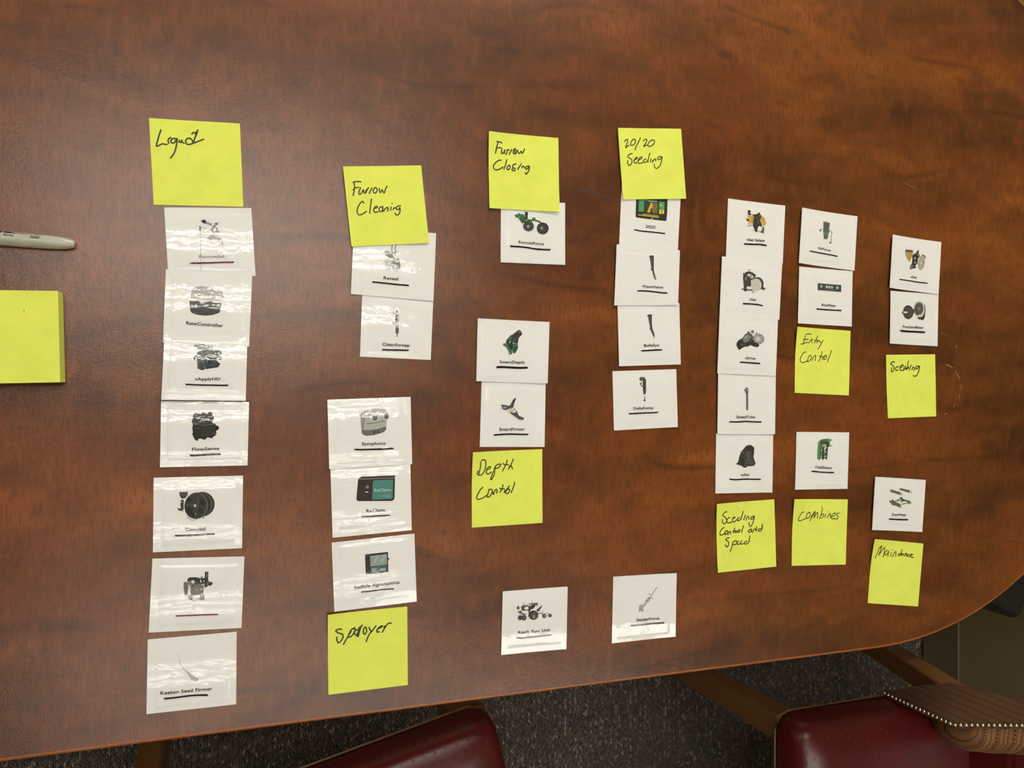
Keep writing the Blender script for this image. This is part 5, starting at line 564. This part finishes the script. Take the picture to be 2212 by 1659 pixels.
# ------------------------------------------------------------------ pad of sticky notes
pd = empty('sticky_note_pad', (-.1570, .0385, 0), math.radians(1.3))
tag(pd, 'thick blank yellow sticky note pad at the left edge below the marker', 'note pad')
def mat_stack():
    nt = NT('yellow_stack_side'); P = oco(nt)
    w = nt.noise(nt.mapping(P, sc=(3, 3, 2600)), 1.0, 2, .6)
    nt.set(Base_Color=nt.mix(w, (.42, .47, .07, 1), (.66, .72, .11, 1)), Roughness=.9); return nt.m
bm = bmesh.new(); H = .0195
N = 10
for i in range(N):
    z0 = H*i/N; dx = -.0010*(i/N); dy = 0
    box(bm, -.0381+dx, .0381+dx, -.0381+dy, .0381+dy, z0, z0+H/N)
bobj('sheet_stack', bm, mat_stack(), pd)
bm = bmesh.new(); box(bm, -.0391, .0371, -.0381, .0381, H, H+.00025); bobj('top_sheet', bm, M_note, pd)
bm = bmesh.new(); ribbon(bm, [(.0115, .0215), (.0123, .0217)], .0009, z=H+.0003); up(bm); bobj('ink_dot', bm, M_pen, pd)

# ------------------------------------------------------------------ marker pen
MR = .0060
mk = empty('marker_pen', (-.169, .1212, MR), math.radians(-2.1))
tag(mk, 'light grey plastic marker pen lying above the blank note pad', 'marker')
M_mk = plain('grey_marker_plastic', (.40, .40, .33), .25, None, .0005, .03)
M_mkd = plain('black_marker_cap', (.02, .02, .022), .3)
prof = [(-.075, .0052), (-.070, MR), (.020, MR), (.030, MR*.985), (.040, MR*.95), (.048, MR*.88), (.0535, MR*.76), (.0570, MR*.60), (.0585, MR*.50), (.0592, MR*.40)]
def lathe_x(bm, prof, n=32):
    rg = [[bm.verts.new((x, r*math.cos(2*math.pi*k/n), r*math.sin(2*math.pi*k/n))) for k in range(n)] for x, r in prof]
    for a, b in zip(rg, rg[1:]):
        for k in range(n): bm.faces.new((a[k], a[(k+1) % n], b[(k+1) % n], b[k]))
    bm.faces.new(rg[0]); bm.faces.new(rg[-1]); bmesh.ops.recalc_face_normals(bm, faces=bm.faces)
bm = bmesh.new(); lathe_x(bm, prof); bobj('barrel', bm, M_mk, mk, True)
bm = bmesh.new(); lathe_x(bm, [(-.120, .0035), (-.118, .0046), (-.085, .0062), (-.0745, .0064), (-.0745, .0054)]); bobj('cap', bm, M_mkd, mk, True)
bm = bmesh.new(); box(bm, -.113, -.080, -.0015, .0015, .0055, .0085, .0007); bobj('clip', bm, M_mkd, mk)
def wrap(items):
    bm, lay = nb(); blk = hexc('1d1a2c')
    for txt, x0, x1, t, cap in items: text_polys(bm, lay, txt, x0, t, x1, t, cap, blk, 0, .035)
    def bar(x0, x1, t0, t1, c='3b3c40'):
        f = bm.faces.new([bm.verts.new(p) for p in ((x0, t0, 0), (x1, t0, 0), (x1, t1, 0), (x0, t1, 0))])
        for lp in f.loops: lp[lay] = hexc(c)
    bar(.0264, .0328, .0025, .0030); bar(.0261, .0330, .0015, .0021, '26262a')
    ribbon(bm, [(.0285+.0026*math.cos(a*math.pi/8), .0056+.0020*math.sin(a*math.pi/8)) for a in range(17)], .0004, hexc('4a4b4c'), lay, 0)
    ribbon(bm, [(.0322+.0016*math.cos(a*math.pi/8), .0050+.0016*math.sin(a*math.pi/8)) for a in range(17)], .0003, hexc('4a4b4c'), lay, 0)
    bmesh.ops.triangulate(bm, faces=bm.faces[:])
    for i in range(-10, 16):
        bmesh.ops.bisect_plane(bm, geom=bm.verts[:]+bm.edges[:]+bm.faces[:], plane_co=(0, i*.0006, 0), plane_no=(0, 1, 0))
    for v in bm.verts:
        a = v.co.y/MR; rr = MR*1.006; v.co = Vector((v.co.x, rr*math.sin(a), rr*math.cos(a)))
    return bm
bobj('printed_lettering', wrap([('Sharpie.', -.0300, .0154, .0046, .0038), ('Permanent', -.0110, .0040, .0020, .0015), ('Marker', .0066, .0146, .0018, .0015), ('FINE POINT', .0085, .0251, .0047, .0012)]), mat_print('marker_print', False, .4), mk)

# ------------------------------------------------------------------ guest chairs
def mat_vinyl():
    nt = NT('red_perforated_vinyl'); P = oco(nt)
    sx = nt.new('ShaderNodeSeparateXYZ'); nt.l(P, sx.inputs[0])
    row = nt.math('DIVIDE', sx.outputs[0], .0125); off = nt.math('MULTIPLY', nt.math('MODULO', nt.math('ADD', nt.math('FLOOR', row), 100.0), 2.0), .5)
    fx = nt.math('SUBTRACT', nt.math('FRACT', row), .5); fy = nt.math('SUBTRACT', nt.math('FRACT', nt.math('ADD', nt.math('DIVIDE', sx.outputs[1], .0150), off)), .5)
    r2 = nt.math('SQRT', nt.math('ADD', nt.math('MULTIPLY', fx, fx), nt.math('MULTIPLY', fy, fy)))
    hole = nt.ramp(r2, [(.07, (0, 0, 0)), (.12, (1, 1, 1))])
    base = nt.mix(nt.noise(P, 14.0, 3), (.085, .006, .0055, 1), (.118, .009, .008, 1))
    base = nt.mix(hole, (.05, .004, .004, 1), base)
    h = nt.math('ADD', hole, nt.math('MULTIPLY', nt.noise(P, 420.0, 2), .25))
    nt.set(Base_Color=base, Roughness=.32, Normal=nt.bump(h, 1.0, .0003)); return nt.m
def mat_chairwood():
    nt = NT('honey_chair_wood'); P = oco(nt)
    base = nt.mix(nt.noise(nt.mapping(P, sc=(60, 60, 8)), 1.0, 4), (.17, .075, .022, 1), (.26, .12, .038, 1))
    nt.set(Base_Color=base, Roughness=.4); return nt.m
def mat_fabric(name='striped_ladder_fabric', k=1.0):
    nt = NT(name); uv = nt.new('ShaderNodeUVMap'); uv.uv_map = 'UV'
    sx = nt.new('ShaderNodeSeparateXYZ'); nt.l(uv.outputs[0], sx.inputs[0])
    u = nt.math('DIVIDE', sx.outputs[0], .0068); w = nt.math('DIVIDE', sx.outputs[1], .0046)
    fu = nt.math('FRACT', u); fw = nt.math('FRACT', w); iu = nt.math('FRACT', nt.math('DIVIDE', nt.math('FLOOR', u), 7.0))
    col = nt.ramp(iu, [(0, (.40, .20, .06)), (.13, (.34, .13, .07)), (.27, (.03, .022, .015)), (.41, (.42, .22, .07)), (.55, (.30, .19, .09)), (.70, (.03, .02, .015)), (.84, (.38, .15, .07))], 'CONSTANT')
    inner = nt.math('MULTIPLY', nt.math('GREATER_THAN', fu, .30), nt.math('LESS_THAN', fu, .74))
    inner = nt.math('MULTIPLY', inner, nt.math('MULTIPLY', nt.math('GREATER_THAN', fw, .22), nt.math('LESS_THAN', fw, .80)))
    gap = nt.math('LESS_THAN', fu, .16)
    frame = nt.mix(nt.math('FRACT', nt.math('MULTIPLY', iu, 3.3)), (.22, .14, .075, 1), (.30, .17, .06, 1))
    base = nt.mix(inner, frame, col); base = nt.mix(nt.math('MULTIPLY', gap, .85), base, (.035, .022, .012, 1))
    base = nt.mix(1.0, base, (k, k*.78, k*.6, 1), 'MULTIPLY')
    nt.set(Base_Color=base, Roughness=.9, Normal=nt.bump(nt.math('ADD', inner, fu), 1.0, .0003)); return nt.m
M_vinyl, M_cw, M_fab, M_fab_dim = mat_vinyl(), mat_chairwood(), mat_fabric('striped_ladder_fabric', .8), mat_fabric('shaded_ladder_fabric', .42)  # side panels: same striped fabric, darkened to paint in their shade
M_nail = plain('bright_nailhead', (.80, .74, .58), .22, None, .0005, .05, Metallic=1.0)
def uv_set(bm, fn):
    lay = bm.loops.layers.uv.new('UV')
    for f in bm.faces:
        for lp in f.loops: lp[lay].uv = fn(lp.vert.co, f.normal)
SEATZ = .46                                   # above floor
def cushion():
    bm = bmesh.new(); n = 28; m = 8
    hx0, hx1, hy = -.198, .205, .2425; z0 = .438
    def se(t):  # rounded profile
        return t
    rows = []
    # rings from the bottom edge inward over the crown (superellipse footprint)
    prof = [(1.0, z0), (1.004, z0+.010), (.998, z0+.024), (.985, z0+.036), (.955, z0+.046), (.91, z0+.053), (.82, z0+.0565), (.6, z0+.059), (.3, z0+.060)]
    N = 72; cx = (hx0+hx1)/2; ax = (hx1-hx0)/2
    for r, z in prof:
        ring = []
        for k in range(N):
            a = 2*math.pi*k/N; c, s = math.cos(a), math.sin(a); e = 2/16
            x = ax*math.copysign(abs(c)**e, c); y = hy*math.copysign(abs(s)**e, s)
            inset = (1-r)*.20
            x *= (1-inset*1.0/ax*1.0) if r > .9 else r*.90; y *= (1-inset/hy) if r > .9 else r*.90
            ring.append(bm.verts.new((cx+x, y, z)))
        rows.append(ring)
    for a, b in zip(rows, rows[1:]):
        for k in range(N): bm.faces.new((a[k], a[(k+1) % N], b[(k+1) % N], b[k]))
    bm.faces.new(rows[0][::-1]); bm.faces.new(rows[-1]); bmesh.ops.recalc_face_normals(bm, faces=bm.faces)
    return bm
WP = [(.010, .440), (.010, .580), (.110, .617), (.170, .665), (.225, .780), (.262, .905), (.305, .905), (.288, .780), (.245, .655), (.190, .545), (.150, .443), (.085, .436)]
def wing(sy):
    """flat outer side panel of the back, table side at +y"""
    bm = bmesh.new(); y0, y1 = .2430*sy, .2520*sy
    a = [bm.verts.new((x, y0, z)) for x, z in WP]; b = [bm.verts.new((x, y1, z)) for x, z in WP]
    bm.faces.new(a); bm.faces.new(b); n = len(WP)
    for k in range(n): bm.faces.new((a[k], a[(k+1) % n], b[(k+1) % n], b[k]))
    bmesh.ops.recalc_face_normals(bm, faces=bm.faces); bmesh.ops.bevel(bm, geom=bm.edges[:], offset=.003, segments=2, affect='EDGES')
    uv_set(bm, lambda c, nrm: (c.x+.0*c.z, c.z)); return bm
def inner(sy):
    """padded inner side of the wing: striped roll with a rounded nose"""
    bm = bmesh.new(); path = [(.062, .452, .05), (.064, .500, .62), (.072, .545, .90), (.10, .575, 1.0), (.14, .600, 1.0), (.185, .650, 1.0), (.235, .770, 1.0), (.275, .900, 1.0), (.282, .903, .6)]
    # sweep along the wing's upper line; each section is a half-round from panel edge down to the seat
    st = [(.048, .12), (.052, .40), (.060, .66), (.074, .88), (.095, 1.0)]+[(.095+i*.012, 1.0) for i in range(1, 9)]
    rows = []
    for x, f in st:
        zt = .580+.37*(x-.010) if x < .11 else .617+(x-.11)*.8
        zb = .470 if x < .16 else .470+(x-.16)*.9
        row = []
        for q in range(11):
            an = math.pi*q/10; d = .058*f*math.sin(an)**.75; zz = zt-.004-(zt-zb)*(1-math.cos(an))/2*(.45+.55*f)
            row.append(bm.verts.new((x-(.012*math.sin(an) if f < 1 else 0), (.2430-d-.0)*sy, zz)))
        rows.append(row)
    for a, b in zip(rows, rows[1:]):
        for k in range(10): bm.faces.new((a[k], a[k+1], b[k+1], b[k]))
    bm.faces.new(rows[0]); bm.faces.new(rows[-1])
    bmesh.ops.recalc_face_normals(bm, faces=bm.faces)
    uv = bm.loops.layers.uv.new('UV'); idx = {}
    for i, row in enumerate(rows):
        for k, v in enumerate(row): idx[v] = (v.co.x*1.12+(.02*(1-i/4)*k/10 if i < 4 else 0), k*.0165)
    for f in bm.faces:
        for lp in f.loops: lp[uv].uv = idx[lp.vert]
    return bm
def back_pad():
    bm = bmesh.new(); S2 = [(.128, .470), (.150, .560), (.205, .665), (.250, .785), (.272, .900), (.300, .905), (.283, .785), (.234, .665), (.180, .560), (.150, .470)]
    a = [bm.verts.new((x, -.2425, z)) for x, z in S2]; b = [bm.verts.new((x, .2425, z)) for x, z in S2]; n = len(S2)
    bm.faces.new(a); bm.faces.new(b)
    for k in range(n): bm.faces.new((a[k], a[(k+1) % n], b[(k+1) % n], b[k]))
    bmesh.ops.recalc_face_normals(bm, faces=bm.faces); bmesh.ops.bevel(bm, geom=bm.edges[:], offset=.006, segments=2, affect='EDGES')
    return bm
def make_chair(loc, rz, label):
    t = empty('guest_chair', loc, rz); tag(t, label, 'chair')
    obj0 = bobj('seat', cushion(), M_vinyl, t, True)
    bm = bmesh.new(); box(bm, -.172, .190, -.212, .212, .408, .4385, .004)
    bobj('seat_rail', bm, M_cw, t)
    bm = bmesh.new(); q = [(-.2005, -.205), (-.2005, .215), (-.196, .236), (-.175, .2435), (.0, .2450), (.120, .2450)]; q = [(x, -y) for x, y in q[:0:-1]]+q[1:]
    tube(bm, [(x, y, .4385) for x, y in q], [.0016]*len(q), 6); tag(bobj('piping', bm, M_cw, t, True), 'thin gold piping')
    for sx, sy in ((-.182, .214), (-.182, -.214)):
        bm = bmesh.new(); tube(bm, [(sx+.012, sy, .4375), (sx+.006, sy, .20), (sx+.004, sy, .0)], [.0305, .027, .021], 4, True, True); bmesh.ops.bevel(bm, geom=bm.edges[:], offset=.003, segments=1, affect='EDGES'); bobj('leg', bm, M_cw, t)
    for sy in (1, -1):
        bm = bmesh.new(); tube(bm, [(.150, .226*sy, .470), (.163, .232*sy, .40), (.182, .237*sy, .31), (.208, .240*sy, .20), (.242, .242*sy, .08), (.268, .242*sy, .0)], [.028, .028, .027, .026, .024, .023], 4, True, True)
        bmesh.ops.bevel(bm, geom=bm.edges[:], offset=.003, segments=1, affect='EDGES'); bobj('leg', bm, M_cw, t)
        tag(bobj('side_panel', wing(sy), M_fab_dim, t), 'striped fabric side panel')
        tag(bobj('inner_roll', inner(sy), M_fab, t, True), 'padded striped inner roll')
    bobj('backrest', back_pad(), M_vinyl, t)
    # nailheads along the front and top edge of both side panels
    nm = None
    for sy in (1, -1):
        path = [Vector(p) for p in WP[:6]]; d = .003
        seg = 0; L = sum((path[i+1]-path[i]).length for i in range(5))
        while d < L:
            e = d
            for i in range(5):
                l = (path[i+1]-path[i]).length
                if e <= l: p = path[i].lerp(path[i+1], e/l); break
                e -= l
            if nm is None:
                bm = bmesh.new(); bmesh.ops.create_uvsphere(bm, u_segments=8, v_segments=6, radius=.0031); o = bobj('nailhead', bm, M_nail, t, True); nm = o.data
            else:
                o = bpy.data.objects.new('nailhead', nm); COL.objects.link(o); o.parent = t
            o.location = (p[0]-.0005, (.2500)*sy, p[1]+.0010); d += .0082
    return t
make_chair((1.030, -.757, FLOOR), 0.0, 'red vinyl guest chair with striped fabric back and nailhead trim, at the lower right')
make_chair((.166, -.684, FLOOR), math.radians(-77), 'red perforated vinyl guest chair tucked under the table below the Sprayer note')

# ------------------------------------------------------------------ black chair at the rounded end
def mat_black():
    nt = NT('black_leather'); P = oco(nt)
    nt.set(Base_Color=nt.mix(nt.noise(P, 20.0, 3), (.012, .012, .012, 1), (.028, .027, .026, 1)), Roughness=.35,
           Normal=nt.bump(nt.math('ADD', nt.noise(P, 300.0, 2), nt.math('MULTIPLY', nt.noise(nt.mapping(P, sc=(8, 40, 10)), 1.0, 2), 6.0)), 1.0, .0015)); return nt.m
M_blk = mat_black(); M_dk = plain('dark_plastic', (.02, .02, .02), .45)
bc = empty('office_chair', (1.205, -.098, FLOOR), math.radians(-26)); tag(bc, 'black leather office chair half hidden behind the rounded table end', 'chair')
bm = bmesh.new(); box(bm, -.23, .25, -.23, .23, .385, .455, .014, 3); bobj('seat', bm, M_blk, bc, True)
bm = bmesh.new(); box(bm, .20, .26, -.20, .20, .49, .66, .025, 4); bobj('backrest', bm, M_blk, bc, True)
bm = bmesh.new(); box(bm, .245, .262, -.04, .04, .36, .55, .006); bobj('back_bracket', bm, M_dk, bc)
bm = bmesh.new(); tube(bm, [(0, 0, .09), (0, 0, .39)], [.028, .028], 16); bobj('gas_column', bm, M_dk, bc, True)
for i in range(5):
    a = 2*math.pi*i/5+.3
    bm = bmesh.new(); tube(bm, [(0, 0, .10), (.13*math.cos(a), .13*math.sin(a), .085), (.25*math.cos(a), .25*math.sin(a), .065)], [.026, .022, .016], 8); bobj('base_arm', bm, M_dk, bc, True)
    bm = bmesh.new(); tube(bm, [(.25*math.cos(a)-.022*math.sin(a), .25*math.sin(a)+.022*math.cos(a), .028), (.25*math.cos(a)+.022*math.sin(a), .25*math.sin(a)-.022*math.cos(a), .028)], [.028, .028], 16); bobj('caster', bm, M_dk, bc, True)
